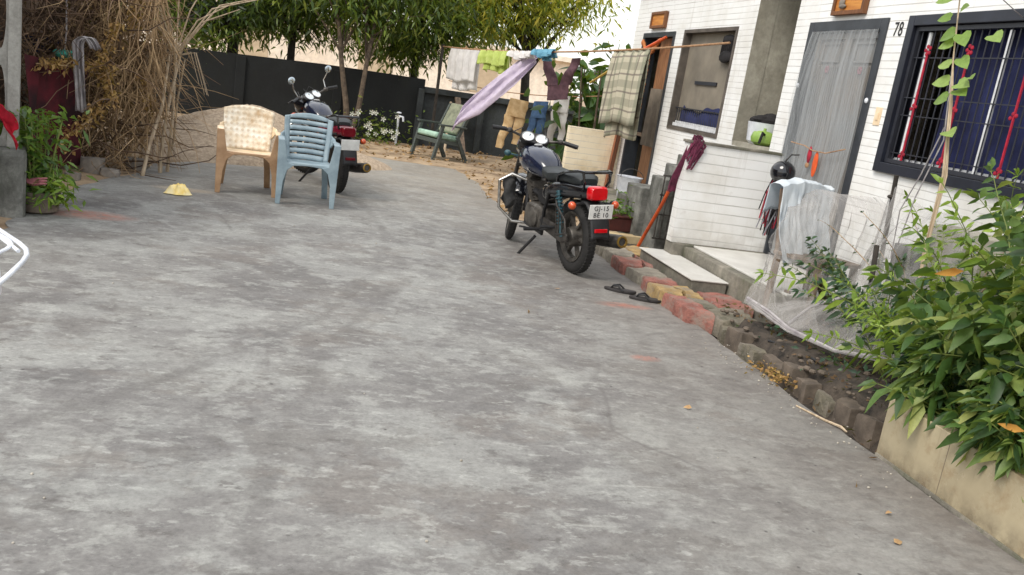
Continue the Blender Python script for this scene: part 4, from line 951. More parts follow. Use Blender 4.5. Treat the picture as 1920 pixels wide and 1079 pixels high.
# ================================================================== MOTORCYCLES
def motorcycle(label, loc, yaw, lean, steer, paint, tank, lens, plate=None, mirrors=False, bag=True, group=None):
    t = thing('motorcycle', label, 'motorcycle', loc, group=group)
    t.rotation_mode = 'XYZ'; t.matrix_world = Matrix.Translation(loc) @ Matrix.Rotation(yaw, 4, 'Z') @ Matrix.Rotation(-lean, 4, 'X') @ Matrix.Scale(1. if mirrors else 1.035, 4)
    WB_ = 1.29; R = .305
    ax = V(-math.sin(math.radians(26)), 0, math.cos(math.radians(26))); pv = V(WB_-.02, 0, R)
    S = Matrix.Translation(pv) @ Matrix.Rotation(steer, 4, ax) @ Matrix.Translation(-pv)
    YZ = Matrix.Rotation(PI/2, 4, 'X')
    def wheel(x, tw, T, hub):
        Wm = Matrix.Translation((x, 0, R)) @ YZ
        ty = MB(T); prof = [(R-tw*.98+tw*.98*math.cos(a), tw*.92*math.sin(a)) for a in np.linspace(0, 2*PI, 14, endpoint=False)]
        ty.lathe(prof, 40, Wm, close=True)
        for i in range(56):
            a = 2*PI*i/56
            for s in (-1, 1): ty.box(Wm @ V((R-.008)*math.cos(a+s*.03), (R-.008)*math.sin(a+s*.03), s*tw*.34), (.012, tw*.5, .017), (Matrix.Rotation(-a, 3, 'Y')))
        wo = ty.build('wheel', 'tyre', t)
        rm = MB(T); r0 = R-tw*1.95; rm.lathe([(r0, -tw*.7), (r0+.012, -tw*.75), (r0+.012, tw*.75), (r0, tw*.7), (r0-.022, tw*.3), (r0-.022, -tw*.3)], 36, Wm, close=True)
        rm.lathe([(hub, -.07), (hub*1.1, -.05), (hub*1.1, .05), (hub, .07)], 18, Wm)
        for i in range(6):
            a = 2*PI*i/6; rm.bar(Wm @ V(hub*math.cos(a), hub*math.sin(a), 0), Wm @ V(r0*math.cos(a+.12), r0*math.sin(a+.12), 0), .034, .02)
        rm.build('rim', 'engine', wo)
    wheel(0, .056, None, .075); wheel(WB_, .044, S, .055)
    # frame, swingarm, engine
    fr = MB()
    for s in (-1, 1):
        fr.tube([(0, s*.10, R), (.45, s*.11, .36)], .02, 8)
        fr.tube([(.98, s*.02, .80), (.88, s*.06, .55), (.80, s*.10, .26), (.42, s*.11, .24), (.38, s*.12, .45), (.3, s*.12, .62), (-.22, s*.09, .68)], .016, 8)
    fr.tube([(1.0, 0, .86), (.75, 0, .74), (.4, 0, .68)], .025, 8); fr.build('frame', 'black_plastic', t)
    en = MB()
    en.loft([[V(x, y*1., z+.36) for x, z in ss((.19*k, .115*k), 18, 3.2) for x in (x+.60,)] for y, k in ((-.13, .82), (-.11, 1.), (.11, 1.), (.13, .82))])
    for y, r in ((.135, .085), (-.135, .095)): en.lathe([(r, -.015), (r, .012), (r*.8, .025), (.01, .03)], 20, Matrix.Translation((.56 if y > 0 else .66, y, .36)) @ Matrix.Rotation(-PI/2 if y > 0 else PI/2, 4, 'X'))
    for i in range(8): en.box((.735+.012*i, 0, .47+.022*i), (.15, .17, .011), Matrix.Rotation(-.45, 3, 'Y').to_3x3())
    en.box((.77, 0, .54), (.10, .13, .18), Matrix.Rotation(.5, 3, 'Y').to_3x3()); en.box((.86, 0, .68), (.1, .12, .05), Matrix.Rotation(.5, 3, 'Y').to_3x3())
    en.build('engine', 'engine', t)
    cb = MB(); cb.loft([[V(.50+x, y, .55+z) for x, z in ss((.09, .06), 12)] for y in (-.09, .09)]); cb.tube([(.5, .0, .55), (.65, .03, .54), (.74, .05, .56)], .03, 8); cb.build('air_box', 'black_plastic', t)
    cc = MB(); cc.loft([[V(x, y, z) for x, z in [(.5, .40), (.5, .30), (.02, .25), (-.07, .28), (-.07, .34), (.02, .37)]] for y in (.095, .125)]); cc.build('chain_cover', 'steel', t, smooth=False, bevel=.01)
    for s in (-1, 1):
        sp = MB(); sp.tube([(.0, s*.13, R), (.11, s*.13, .67)], .016, 8)
        pts = [V(.03+.075*i/60, s*.13, R+.1+.25*i/60)+V(math.cos(i*.95)*.026, math.sin(i*.95)*.026, 0) for i in range(61)]; sp.tube(pts, .006, 5)
        sp.build('shock_absorber', 'teal_metal', t)
    # bodywork
    def loft_x(secs, e=2.6, n=18): return MB().loft([[V(x, y, zc+z) for y, z in ss((wy, hz), n, e)] for x, wy, zc, hz in secs])
    loft_x([(.50, .085, .745, .055), (.56, .115, .775, .085), (.68, .145, .805, .115), (.84, .155, .82, .125), (.96, .13, .825, .11), (1.03, .08, .82, .075), (1.05, .04, .815, .04)]).build('fuel_tank', tank, t)
    cp = MB(); cp.lathe([(.038, 0), (.04, .008), (.03, .016), (.005, .018)], 18, Matrix.Translation((.85, 0, .942))); cp.build('fuel_cap', 'chrome', t)
    loft_x([(-.16, .075, .775, .03), (-.10, .115, .785, .045), (.05, .13, .79, .05), (.2, .13, .775, .048), (.34, .135, .752, .048), (.48, .115, .758, .05), (.60, .075, .782, .04)], 3.2).build('seat', 'seat_vinyl', t)
    loft_x([(-.30, .075, .715, .05), (-.22, .1, .71, .06), (.0, .118, .695, .07), (.2, .125, .665, .09), (.38, .125, .62, .11), (.46, .11, .6, .08)], 3.2).build('side_panel', 'crimson_paint' if mirrors else paint, t)
    gr = MB()
    for s in (-1, 1): gr.tube([(.16, s*.125, .74), (.10, s*.145, .80), (-.04, s*.145, .845), (-.22, s*.135, .875), (-.30, s*.115, .875)], .012, 8)
    gr.tube([(-.29, -.12, .875), (-.31, 0, .877), (-.29, .12, .875)], .012, 8); 
    for s in (-1, 1): gr.tube([(-.28, s*.12, .87), (-.29, s*.11, .80), (-.25, s*.09, .74)], .011, 8)
    gr.build('grab_rail', 'black_gloss', t)
    tl = MB(); tl.loft([[V(x, y, .715+z) for y, z in ss((wy, hz), 16, 5)] for x, wy, hz in ((-.29, .082, .056), (-.335, .08, .055), (-.355, .066, .044))]); tl.build('tail_light', lens, t)
    mg = MB(); prof = [(-.18, .66), (-.28, .645), (-.345, .60), (-.385, .52), (-.41, .43), (-.425, .38)]
    mg.grid(lambda u, v: (lambda i, f: V(prof[i][0]+(prof[i+1][0]-prof[i][0])*f-.0, (u-.5)*(.16-.0*v), prof[i][1]+(prof[i+1][1]-prof[i][1])*f-.02*(2*u-1)**2))(min(4, int(v*5)), v*5-min(4, int(v*5))), 8, 10)
    mgo = mg.build('rear_mudguard', 'black_plastic', t, solid=.01)
    MB().bb(-.428, -.413, -.055, .055, .425, .455).build('reflector', lens, mgo, smooth=False, bevel=.004)
    pc = V(-.395, 0, .585); pr_ = Matrix.Rotation(-.12, 3, 'Y').to_3x3()
    po = MB().box(pc, (.006, .205, .115), pr_).build('number_plate', 'plate_white', t, smooth=False, bevel=.002)
    if plate:
        Mt = Matrix.Translation(pc) @ pr_.to_4x4() @ Matrix(((0, 0, -1, -.0045), (-1, 0, 0, 0), (0, 1, 0, 0), (0, 0, 0, 1)))
        for k, (tx, dz) in enumerate(plate): link('plate_lettering', text_mesh(tx, .052, Mt @ Matrix.Translation((0, dz, 0)), .0008, 1.1), 'ink', po, smooth=False)
    for s in (-1, 1):
        q = MB(); q.ell((-.27, s*.19, .615), (.035, .032, .032), 14); io = q.build('indicator', 'amber_lens', t)
        MB().tube([(-.24, s*.06, .63), (-.25, s*.165, .617)], .012, 8).ell((-.25, s*.185, .615), (.03, .034, .034), 12).build('stalk', 'black_plastic', io)
    mu = MB(); mu.tube([(.80, -.09, .46), (.86, -.12, .36), (.74, -.15, .24), (.4, -.16, .24), (.22, -.165, .26)], .02, 10); mu.tube([(.24, -.165, .258), (.14, -.17, .27), (-.1, -.18, .30), (-.40, -.19, .345), (-.43, -.19, .35)], [.028, .048, .055, .056, .046], 16)
    mo = mu.build('exhaust', 'steel', t)
    d_ = V(-.3, -.01, .05).normalized(); q_ = d_.to_track_quat('Z', 'Y').to_matrix().to_4x4()
    MB().lathe([(.046, 0), (.047, .012), (.034, .014), (.026, -.01), (.004, -.012)], 20, Matrix.Translation((-.428, -.19, .35)) @ q_).build('exhaust_tip', 'brass', mo)
    sg = MB(); sg.tube([(.12, .14, .60), (.02, .18, .56), (-.16, .19, .48), (-.2, .19, .38), (.0, .17, .32)], .008, 6)
    for k in range(4): sg.tube([(.02-.055*k, .185, .55-.02*k), (.0-.05*k, .18, .34+.012*k)], .005, 5)
    sg.build('saree_guard', 'steel', t)
    ks = MB(); ks.tube([(.52, .12, .20), (.58, .19, .09), (.63, .25, -.006 + math.tan(lean)*.0)], .013, 8); ks.box((.64, .258, .0), (.06, .04, .008)); ks.build('kickstand', 'black_plastic', t)
    fp = MB()
    for s in (-1, 1): fp.tube([(.42, s*.12, .28), (.42, s*.28, .285)], .014, 8); fp.tube([(.12, s*.14, .36), (.14, s*.26, .365)], .012, 8); fp.tube([(.42, s*.13, .27), (.2, s*.14, .34)], .012, 6)
    fp.tube([(.45, .15, .27), (.66, .17, .25), (.70, .2, .25)], .009, 6); fp.build('footrest', 'black_plastic', t)
    cg = MB(); cg.tube([(.86, .04, .62), (.93, .2, .68), (.95, .31, .62), (.94, .31, .38), (.88, .2, .26), (.82, .05, .25)], .014, 10); cg.tube([(.86, -.04, .62), (.93, -.2, .68), (.95, -.33, .60), (.93, -.33, .36), (.88, -.2, .26), (.82, -.05, .25)], .014, 10)
    cg.build('crash_guard', 'chrome', t)
    if bag:
        for s in (-1, 1):
            b = MB(); b.loft([[V(.955+x+.012*math.sin(z*40+y*30), s*.21+y*.8+.014*math.sin(z*43+x*60), z) for x, y in ss((.045*k, .075*k), 16, 2.2)] for z, k in ((.36, .4), (.39, .8), (.45, 1.0), (.51, .93), (.57, .98), (.62, .8), (.655, .4))]); b.build('guard_bag', 'bag', t)
    # steered front end
    ff = MB(S)
    for s in (-1, 1): ff.tube([(WB_, s*.085, R), (1.16, s*.085, .58)], .027, 10); ff.tube([(1.16, s*.085, .58), (1.01, s*.085, .90)], .019, 10)
    ff.box((1.02, 0, .88), (.06, .2, .03), Matrix.Rotation(-.45, 3, 'Y').to_3x3()); ff.box((1.08, 0, .74), (.06, .2, .03), Matrix.Rotation(-.45, 3, 'Y').to_3x3()); ff.build('front_fork', 'steel', t)
    fd = MB(S); a0, a1 = math.radians(-8), math.radians(150)
    fd.grid(lambda u, v: V(WB_+(R+.028-.02*(2*u-1)**2)*math.cos(a0+(a1-a0)*v), (u-.5)*.13, R+(R+.028-.02*(2*u-1)**2)*math.sin(a0+(a1-a0)*v)), 8, 24); fd.build('front_mudguard', paint, t, solid=.006)
    hl = MB(S); hl.ell((1.13, 0, .84), (.09, .105, .11), 18); hl.loft([[V(x, y, .90+z) for y, z in ss((wy, hz), 14, 3)] for x, wy, hz in ((1.02, .13, .06), (1.12, .14, .09), (1.2, .1, .07))]); ho = hl.build('headlight_cowl', paint, t)
    MB(S).lathe([(.085, 0), (.08, .02), (.01, .035)], 20, Matrix.Translation((1.195, 0, .84)) @ Matrix.Rotation(PI/2, 4, 'Y')).build('headlight_lens', 'dial', ho)
    ic = MB(S); Ri = Matrix.Rotation(-.75, 4, 'Y')
    ic.loft([[Matrix.Translation((.985, 0, .985)) @ Ri @ V(x, y, z) for x, y in ss((.062*k, .135*k), 20, 3.2)] for z, k in ((-.06, .8), (-.01, 1.), (.012, 1.), (.02, .94))]); io = ic.build('instrument_cluster', 'black_plastic', t)
    for s in (-1, 1):
        Md = Matrix.Translation((.985, 0, .985)) @ Ri @ Matrix.Translation((-.004, s*.062, .0215))
        MB(S).lathe([(.05, 0), (.05, .004), (.002, .0045)], 22, Md).build('dial', 'dial', io)
        MB(S).lathe([(.056, -.002), (.057, .008), (.0505, .01), (.0505, -.002)], 22, Md, close=True).build('dial_bezel', 'chrome', io)
    hb = MB(S)
    hb.tube([(.925, .385, 1.01), (.955, .26, 1.02), (.99, .13, .99), (1.0, .07, .93), (1.0, -.07, .93), (.99, -.13, .99), (.955, -.26, 1.02), (.925, -.385, 1.01)], .012, 10); bo = hb.build('handlebar', 'steel', t)
    for s in (-1, 1):
        MB(S).tube([(.955, s*.27, 1.018), (.922, s*.395, 1.009)], .019, 10).build('grip', 'black_plastic', bo)
        lv = MB(S); lv.tube([(.985, s*.24, 1.0), (1.03, s*.28, 1.0), (1.0, s*.39, .99)], .007, 6); lv.ell((.965, s*.235, 1.015), (.03, .03, .025), 10); lv.build('lever', 'steel', bo)
        fi = MB(S); fi.ell((1.13, s*.20, .80), (.035, .035, .028), 12); fi.tube([(1.10, s*.08, .80), (1.12, s*.17, .80)], .009, 6); fi.build('front_indicator', 'amber_lens' if mirrors else 'teal_metal', t)
        if mirrors:
            mm = MB(S); mm.tube([(.97, s*.24, 1.02), (1.0, s*.26, 1.12), (.96, s*.30, 1.2)], .007, 6); ms = mm.build('mirror_stem', 'chrome', bo)
            MB(S).ell((.95, s*.32, 1.24), (.014, .06, .042), 14).build('mirror_glass', 'mirror', ms)
    cbl = MB(S); 
    for k in range(3): cbl.tube([(.97, .2-.15*k, 1.01), (1.08, .12-.1*k, 1.06+.01*k), (1.12, .02, .95), (1.04, 0, .78)], .005, 5)
    cbl.build('cable', 'black_plastic', t)
    return t
motorcycle('black motorcycle with blue black tank parked on its stand beside the pavers', (2.215, 6.98, .004), math.radians(101), math.radians(5.5), math.radians(-24), 'black_gloss', 'tank_paint', 'red_lens', (('GJ-15', .027), ('BE 10', -.027)))
motorcycle('dark motorcycle with crimson side panels and mirrors parked behind the blue grey chair', (.235, 9.95, .004), math.radians(108), math.radians(3), math.radians(34), 'black_gloss', 'tank_paint', 'dark_lens', None, True, False)

# ================================================================== OLD ARMCHAIR BY THE WALL
ac = thing('wooden_armchair', 'old grey green wooden armchair with mint cushion by the boundary wall', 'armchair', (2.02, 15.35, 0), rz=math.radians(-62))
for s in (-1, 1):
    MB().bar((s*.33, -.30, 0), (s*.33, -.16, .62), .05, .06).build('leg', 'grey_green_wood', ac, smooth=False, bevel=.006)
    MB().bar((s*.33, .42, 0), (s*.33, .18, .40), .05, .07).bar((s*.33, .17, .40), (s*.33, .42, .96), .045, .06).build('leg', 'grey_green_wood', ac, smooth=False, bevel=.006)
    MB().bar((s*.33, -.24, .62), (s*.33, .33, .60), .075, .03).build('armrest', 'grey_green_wood', ac, smooth=False, bevel=.006)
    MB().bar((s*.33, -.24, .35), (s*.33, .26, .30), .03, .06).build('side_rail', 'grey_green_wood', ac, smooth=False, bevel=.004)
MB().bar((-.32, -.24, .33), (.32, -.24, .33), .03, .07).bar((-.32, .22, .3), (.32, .22, .3), .03, .06).build('rail', 'grey_green_wood', ac, smooth=False, bevel=.004)
MB().box((0, 0, .41), (.60, .52, .10), Matrix.Rotation(-.1, 3, 'X').to_3x3()).build('seat_cushion', 'mint_cushion', ac, bevel=.035)
MB().box((0, .32, .72), (.58, .09, .56), Matrix.Rotation(-.42, 3, 'X').to_3x3()).build('back_cushion', 'pale_cushion', ac, bevel=.03)
MB().bar((-.32, .42, .95), (.32, .42, .95), .04, .05).build('top_rail', 'grey_green_wood', ac, smooth=False, bevel=.004)
tag(MB().bar((2.72, 16.75, 0), (2.55, 17.28, 1.05), .12, .03).build('leaning_board', 'old_wood', smooth=False), 'weathered board leaning on the grey wall right of the armchair', 'board')
tag(MB().tube([(2.35, 16.7, 0), (2.42, 17.2, .95)], .025, 8).build('leaning_stick', 'bamboo'), 'pale stick leaning on the grey wall behind the armchair', 'stick')

# ================================================================== LAUNDRY
def catenary(a, b, sag, n=24): 
    a, b = V(*a), V(*b); return [a+(b-a)*i/n-V(0, 0, sag*4*(i/n)*(1-i/n)) for i in range(n+1)]
L1 = catenary((4.19, 9.05, 2.26), (2.1, 17.0, 1.96), .10, 40); L2 = catenary((4.3, 13.6, 1.5), (2.3, 17.0, 1.35), .1)
def on(L, t): k = t*(len(L)-1); i = min(int(k), len(L)-2); return L[i].lerp(L[i+1], k-i)
def at_y(L, y): 
    for a, b in zip(L[:-1], L[1:]):
        if a.y <= y <= b.y: return a.lerp(b, (y-a.y)/(b.y-a.y))
    return L[-1]
tag(MB().tube(L1, .012, 6).build('clothesline', 'rope'), 'long tan upper clothesline running from the far house window to the trees', 'clothesline', None)
tag(MB().tube(L2, .008, 6).build('clothesline', 'rope'), 'lower clothesline carrying the khaki and blue trousers', 'clothesline', None)
tag(MB().tube([(4.17, 10.9, 2.35), (3.96, 11.25, 2.12), (3.85, 11.6, 2.02)], [.02, .03, .02], 8).build('line_pole', 'orange_pole'), 'short orange pole tied to the clothesline above the plaid cloth', 'pole')
tag(MB().tube([(4.02, 11.9, 2.03), (4.08, 13.6, 1.68)], .018, 8).build('line_pole', mat('yellow_bamboo', (206, 178, 92), (172, 144, 66), 12, .6)), 'yellow bamboo pole slanting from the clothesline into the shrub', 'pole')
tag(MB().tube([(2.1, 17.0, -.02), (2.1, 17.0, 2.0)], .03, 8).build('line_post', 'bark_dark'), 'dark thin post holding the clothesline ends near the armchair', 'post')
def hung(name, y0, y1, drop, m, label, cat, L=L1, back=.5, amp=.035, k=3.5, taper=0, dz=0):
    """cloth folded over a line: front fall of length drop, back fall of drop*back"""
    nu, nv = 36, 28; tot = drop*(1+back)
    def fn(u, v):
        y = y0+(y1-y0)*u; p = at_y(L, y); d = (at_y(L, y+.02)-at_y(L, y-.02)).normalized() if True else V(0, 1, 0)
        nrm = V(-d.y, d.x, 0).normalized()
        s = v*tot-drop*back; h = abs(s); side = -1 if s < 0 else 1
        q = h/drop; w = amp*(.35+q)*math.sin(u*PI*2*k+side*.8+q*1.3)+amp*.5*math.sin(u*PI*2*k*2.3+q*4)
        x = (u-.5)*(y1-y0)*taper*q
        return p+nrm*(side*(.018+.03*min(q*3, 1))*-1+w)+V(d.x*-x, d.y*-x, dz-h+.012*(1-min(1, h/.03))+.03*q*math.sin(u*7+drop*9))
    return tag(MB().grid(fn, nu, nv).build(name, m, solid=.003), label, cat, 'laundry on the lines')
hung('bed_sheet', 15.3, 16.5, .72, 'sheet_white', 'white sheet at the left end of the upper clothesline', 'sheet', back=.8)
hung('shirt', 14.2, 15.2, .34, 'lime', 'lime green shirt folded over the upper clothesline', 'shirt', back=.7, amp=.05)
hung('towel', 13.4, 14.15, .12, 'sheet_white', 'short white towel beside the lavender cloth on the upper clothesline', 'towel', back=.9)
hung('blouse', 12.75, 13.35, .13, 'sky_blue', 'small sky blue blouse on the upper clothesline above the plum trousers', 'blouse', back=.8, dz=.03)
hung('checked_cloth', 10.45, 11.2, 1.10, 'plaid', 'grey green plaid cloth hanging in front of the warm lit tiled wall', 'cloth', back=.85, k=2.2, amp=.03)
def lav(u, v):
    P = [V(3.16, 13.55, 1.93), V(2.95, 13.7, 1.72), V(2.55, 14.1, 1.22), V(2.33, 14.4, .98), V(2.2, 14.5, .82), V(2.15, 14.55, .62)]
    Wd = [.16, .36, .40, .30, .24, .06]; k = v*5; i = min(4, int(k)); f = k-i; p = P[i].lerp(P[i+1], f); w = Wd[i]*(1-f)+Wd[i+1]*f
    return p+V(.03, -.02, 1)*0+V(.35*w*(u-.5)*1.4, .25*w*(u-.5), w*(u-.5)*1.5)+V(.02, .03, 0)*math.sin(u*13+v*5)*.9+V(.05, .06, .03)*(fbm(u*5+v*3, v*6)-.5)
tag(MB().grid(lav, 18, 40).build('dupatta', 'lavender', solid=.004), 'long lavender scarf blown slantwise from the upper clothesline', 'scarf', 'laundry on the lines')
def trousers(name, top_pts, m, label, legs, w, up=False):
    """flat trousers: waist at two points, two leg end points"""
    a, b = top_pts; mb = MB()
    sd = a.x*7+a.y*3
    def ring(c, ax, rw, rd):
        ax = ax.normalized(); n = V(-ax.y, ax.x, 0); n = n.normalized() if n.length > .1 else V(0, 1, 0); out = []
        for q in np.linspace(0, 2*PI, 22, endpoint=False):
            k = fbm(c.z*13+math.cos(q)*1.6+sd, math.sin(q)*1.6+c.x*9, 3)-.45; l = fbm(c.z*31+q*1.3+sd, c.x*5, 2)-.45
            out.append(c+ax*math.cos(q)*rw*(1+.22*k)+n*(math.sin(q)*rd*(1+1.5*k)+.05*k+.03*l))
        return out
    ax = (b-a); c = (a+b)/2; cr = (c+(legs[0]+legs[1])/2)/2*.55+c*.45
    cr = c.lerp((legs[0]+legs[1])/2, .36)
    mb.loft([ring(c.lerp(cr, k/8), ax, w*(.5+.03*k/8), .03+.012*k/8) for k in range(9)])
    for s, e in ((-1, legs[0]), (1, legs[1])):
        st = cr+ax.normalized()*s*w*.25; rr = []
        for i in range(17):
            f = i/16; p = st.lerp(e, f)+V(.012*math.sin(f*9+s), .012*math.cos(f*7), 0); rr.append(ring(p, ax, w*(.28-.09*f), .038-.014*f))
        mb.loft(rr)
    o = mb.build(name, m)
    return tag(o, label, 'trousers', 'laundry on the lines')
q = at_y(L1, 13.0)
trousers('trousers', (V(3.40, 13.15, 1.33), V(3.5, 13.0, 1.36)), 'maroon', 'plum trousers hung upside down by the cuffs below the blue blouse', (V(3.24, 13.3, 1.90), V(3.56, 12.75, 1.98)), .42)
trousers('trousers', (V(3.13, 15.0, 1.24), V(3.42, 14.8, 1.22)), 'khaki', 'khaki trousers hanging leftmost on the lower clothesline', (V(3.05, 15.05, .36), V(3.33, 15.0, .46)), .36)
trousers('trousers', (V(3.45, 14.5, 1.25), V(3.62, 14.3, 1.28)), 'denim', 'blue denim trousers hanging between the khaki and white ones', (V(3.38, 14.45, .5), V(3.58, 14.35, .48)), .30)
trousers('trousers', (V(3.68, 14.2, 1.40), V(3.9, 13.95, 1.42)), 'sheet_white', 'white trousers hanging rightmost on the lower clothesline', (V(3.72, 14.2, .62), V(3.86, 14.0, .70)), .30)
cloth_pegs = MB()

# ================================================================== PAVERS, EDGING BRICKS, SLIPPERS
def block(name, pts, z0, z1, m, label, cat, group, tilt=(0, 0)):
    cx = sum(p[0] for p in pts)/len(pts); cy = sum(p[1] for p in pts)/len(pts); o = []
    for (x1, y1), (x2, y2) in zip(pts, pts[1:]+pts[:1]):
        L = math.dist((x1, y1), (x2, y2)); k = max(1, int(L/.055))
        for i in range(k): f = i/k; o.append((x1+(x2-x1)*f-cx+random.gauss(0, .007), y1+(y2-y1)*f-cy+random.gauss(0, .007)))
    n = len(o); mb = MB(); q = [(x*.94, y*.94) for x, y in o]
    zt = lambda x, y: z1-z0+tilt[0]*x+tilt[1]*y+random.gauss(0, .004)
    vs = [V(x, y, 0) for x, y in o]+[V(x, y, zt(x, y)-.016) for x, y in o]+[V(x, y, zt(x, y)) for x, y in q]+[V(0, 0, z1-z0+.002)]
    fs = [tuple(range(n-1, -1, -1))]
    for r in (0, n): fs += [(r+i, r+(i+1) % n, r+n+(i+1) % n, r+n+i) for i in range(n)]
    fs += [(2*n+i, 2*n+(i+1) % n, 3*n) for i in range(n)]
    mb.add(vs, fs); ob = mb.build(name, m, loc=(cx, cy, z0)); return tag(ob, label, cat, group)
PV = [
 ([(2.74, 7.86), (3.0, 7.88), (3.02, 8.2), (2.76, 8.18)], 'pave_grey', 'grey brown paver at the far end beside the white plastic bag', (.0, .02)),
 ([(3.02, 7.66), (3.3, 7.66), (3.3, 8.1), (3.03, 8.1)], 'pave_yellow', 'tan paver next to the foot of the orange mop', (0, 0)),
 ([(2.73, 7.5), (2.92, 7.44), (2.99, 7.62), (2.98, 7.84), (2.75, 7.84)], 'pave_grey', 'broken grey paver between the far grey one and the first red one', (.05, 0)),
 ([(2.70, 7.08), (2.90, 7.10), (2.96, 7.36), (2.90, 7.42), (2.72, 7.46)], 'pave_red', 'high red paver at the yard edge opposite the far corner of the step slab', (.0, .03)),
 ([(2.95, 7.12), (3.0, 7.12), (3.0, 7.62), (2.98, 7.62)], 'pave_red', 'thin red paver wedged against the far half of the step slab', (0, 0)),
 ([(2.74, 6.72), (2.98, 6.70), (2.99, 7.09), (2.72, 7.05)], 'pave_grey', 'mossy grey paver between the two red ones beside the step slab', (.03, -.02)),
 ([(2.70, 6.50), (2.99, 6.44), (3.0, 6.69), (2.72, 6.68)], 'pave_red', 'low red paver just past the mossy grey one toward the slippers', (0, .02)),
 ([(2.69, 6.14), (2.86, 6.10), (2.90, 6.22), (2.84, 6.40), (2.70, 6.46)], 'pave_yellow', 'yellow paver at the yard edge nearest the black slippers', (.03, 0)),
 ([(2.88, 6.08), (3.02, 6.06), (3.03, 6.42), (2.87, 6.40), (2.92, 6.24)], 'pave_yellow', 'yellow paver touching the near corner of the step slab', (0, 0)),
 ([(3.04, 5.86), (3.34, 5.84), (3.34, 6.30), (3.05, 6.30)], 'pave_red', 'wide faded red paver right below the near end of the step slab', (.02, 0)),
 ([(2.90, 5.78), (3.02, 5.76), (3.02, 6.03), (2.86, 6.05)], 'pave_green', 'small greenish paver between the yellow and the wide red ones', (0, 0)),
 ([(2.70, 5.66), (2.87, 5.56), (2.88, 5.78), (2.84, 6.06), (2.70, 6.10)], 'pave_red', 'chipped bright red paver at the yard edge below the yellow ones', (.04, 0)),
 ([(2.89, 5.44), (3.2, 5.42), (3.22, 5.80), (3.03, 5.82), (2.90, 5.74)], 'pave_green', 'dusty brown green paver at the corner of the netting', (0, .03)),
]
for pts, m, lb, tl_ in PV: block('paving_block', pts, -.04, .10+.012*random.random(), m, lb, 'paver', 'pavers along the verandah', tl_)
BR = ['grey edging brick touching the last pavers', 'second edging brick from the pavers, pale and rounded', 'third edging brick from the pavers, long and brown', 'fourth edging brick from the pavers, long and mossy', 'square grey edging brick midway along the soil bed', 'upright brown edging brick past the square grey one', 'third edging brick from the planter, tilted outward', 'second edging brick from the planter, darker than its neighbours', 'last edging brick, touching the tiled planter']
y = 5.50
for i, lb in enumerate(BR):
    l = (.15, .20, .27, .26, .16, .19, .20, .2, .2)[i]; x0 = 2.87+.05*(i/8)+.015*math.sin(i*2.2); y1 = y-l
    j = lambda k: .022*math.sin(i*k+k)
    block('edging_brick', [(x0+j(3.1), y1+.012+.5*j(2)), (x0+.115+j(1.7), y1+.004), (x0+.12+j(4.3), y-.014+.4*j(5)), (x0+.05, y-.004), (x0+.006+j(2.3), y-.02)], -.06, .062+.026*math.sin(i*1.9), ('pave_green', 'rock', 'pave_green', 'rock', 'rock', 'rock', 'pave_green', 'rock', 'rock')[i], lb, 'brick', 'bricks edging the soil bed', (.14*math.sin(i*3), .12*math.cos(i*2)))
    y = y1
def slipper(loc, rz, label):
    t = thing('slipper', label, 'slipper', loc, rz, 'pair of black slippers')
    out = []
    for k in range(26):
        a = 2*PI*k/26; c, s_ = math.cos(a), math.sin(a); out.append((.045*s_*(1+.18*c)-.006*math.sin(2*a), .132*c))
    mb = MB(); n = 26
    mb.loft([[V(x, yy, z+.008*max(0, -yy/.13)) for x, yy in [(p[0]*k, p[1]*k) for p in out]][::-1] for z, k in ((0, .96), (.006, 1.), (.018, 1.), (.022, .97))]); mb.build('sole', 'slipper', t)
    st = MB()
    for s in (-1, 1): st.tube([(0, .075, .022), (s*.012, .06, .042), (s*.036, .015, .052), (s*.046, -.03, .018)], [.006, .008, .008, .008], 6, 1.)
    st.build('strap', 'black_plastic', t)
slipper((2.46, 6.42, .005), math.radians(62), 'black rubber slipper lying farther from the camera of the pair')
slipper((2.60, 6.20, .005), math.radians(70), 'black rubber slipper lying nearer the camera of the pair')

# ================================================================== NETTED CHAIR, STAKES, NET
wc = thing('wooden_chair', 'weathered wooden chair wrapped in white netting before the numbered door', 'chair', (3.62, 5.62, .13), rz=math.radians(20))
for (sx, sy) in ((-1, -1), (1, -1)): MB().bar((sx*.21, sy*.19, -.03), (sx*.20, sy*.18, .44), .05, .05).build('leg', 'old_wood', wc, smooth=False, bevel=.006)
for sx in (-1, 1): MB().bar((sx*.21, .20, -.03), (sx*.20, .19, .44), .045, .05).bar((sx*.20, .19, .44), (sx*.20, .27, .92), .045, .045).build('leg', 'old_wood', wc, smooth=False, bevel=.006)
MB().box((0, 0, .455), (.46, .44, .03)).build('seat', 'old_wood', wc, smooth=False, bevel=.006)
MB().bar((-.20, -.19, .38), (.20, -.06, .08), .07, .02).bar((-.21, .0, .2), (-.21, .05, .2), .02, .02).build('brace', 'old_wood', wc, smooth=False)
c = MB()
for z in (.62, .76, .9): c.bar((-.2, .2+.07*(z-.44)/.48, z), (.2, .2+.07*(z-.44)/.48, z), .05, .018)
c.build('backrest', 'old_wood', wc, smooth=False, bevel=.004)
wm = Matrix.Translation((3.62, 5.62, .13)) @ Matrix.Rotation(math.radians(20), 4, 'Z')
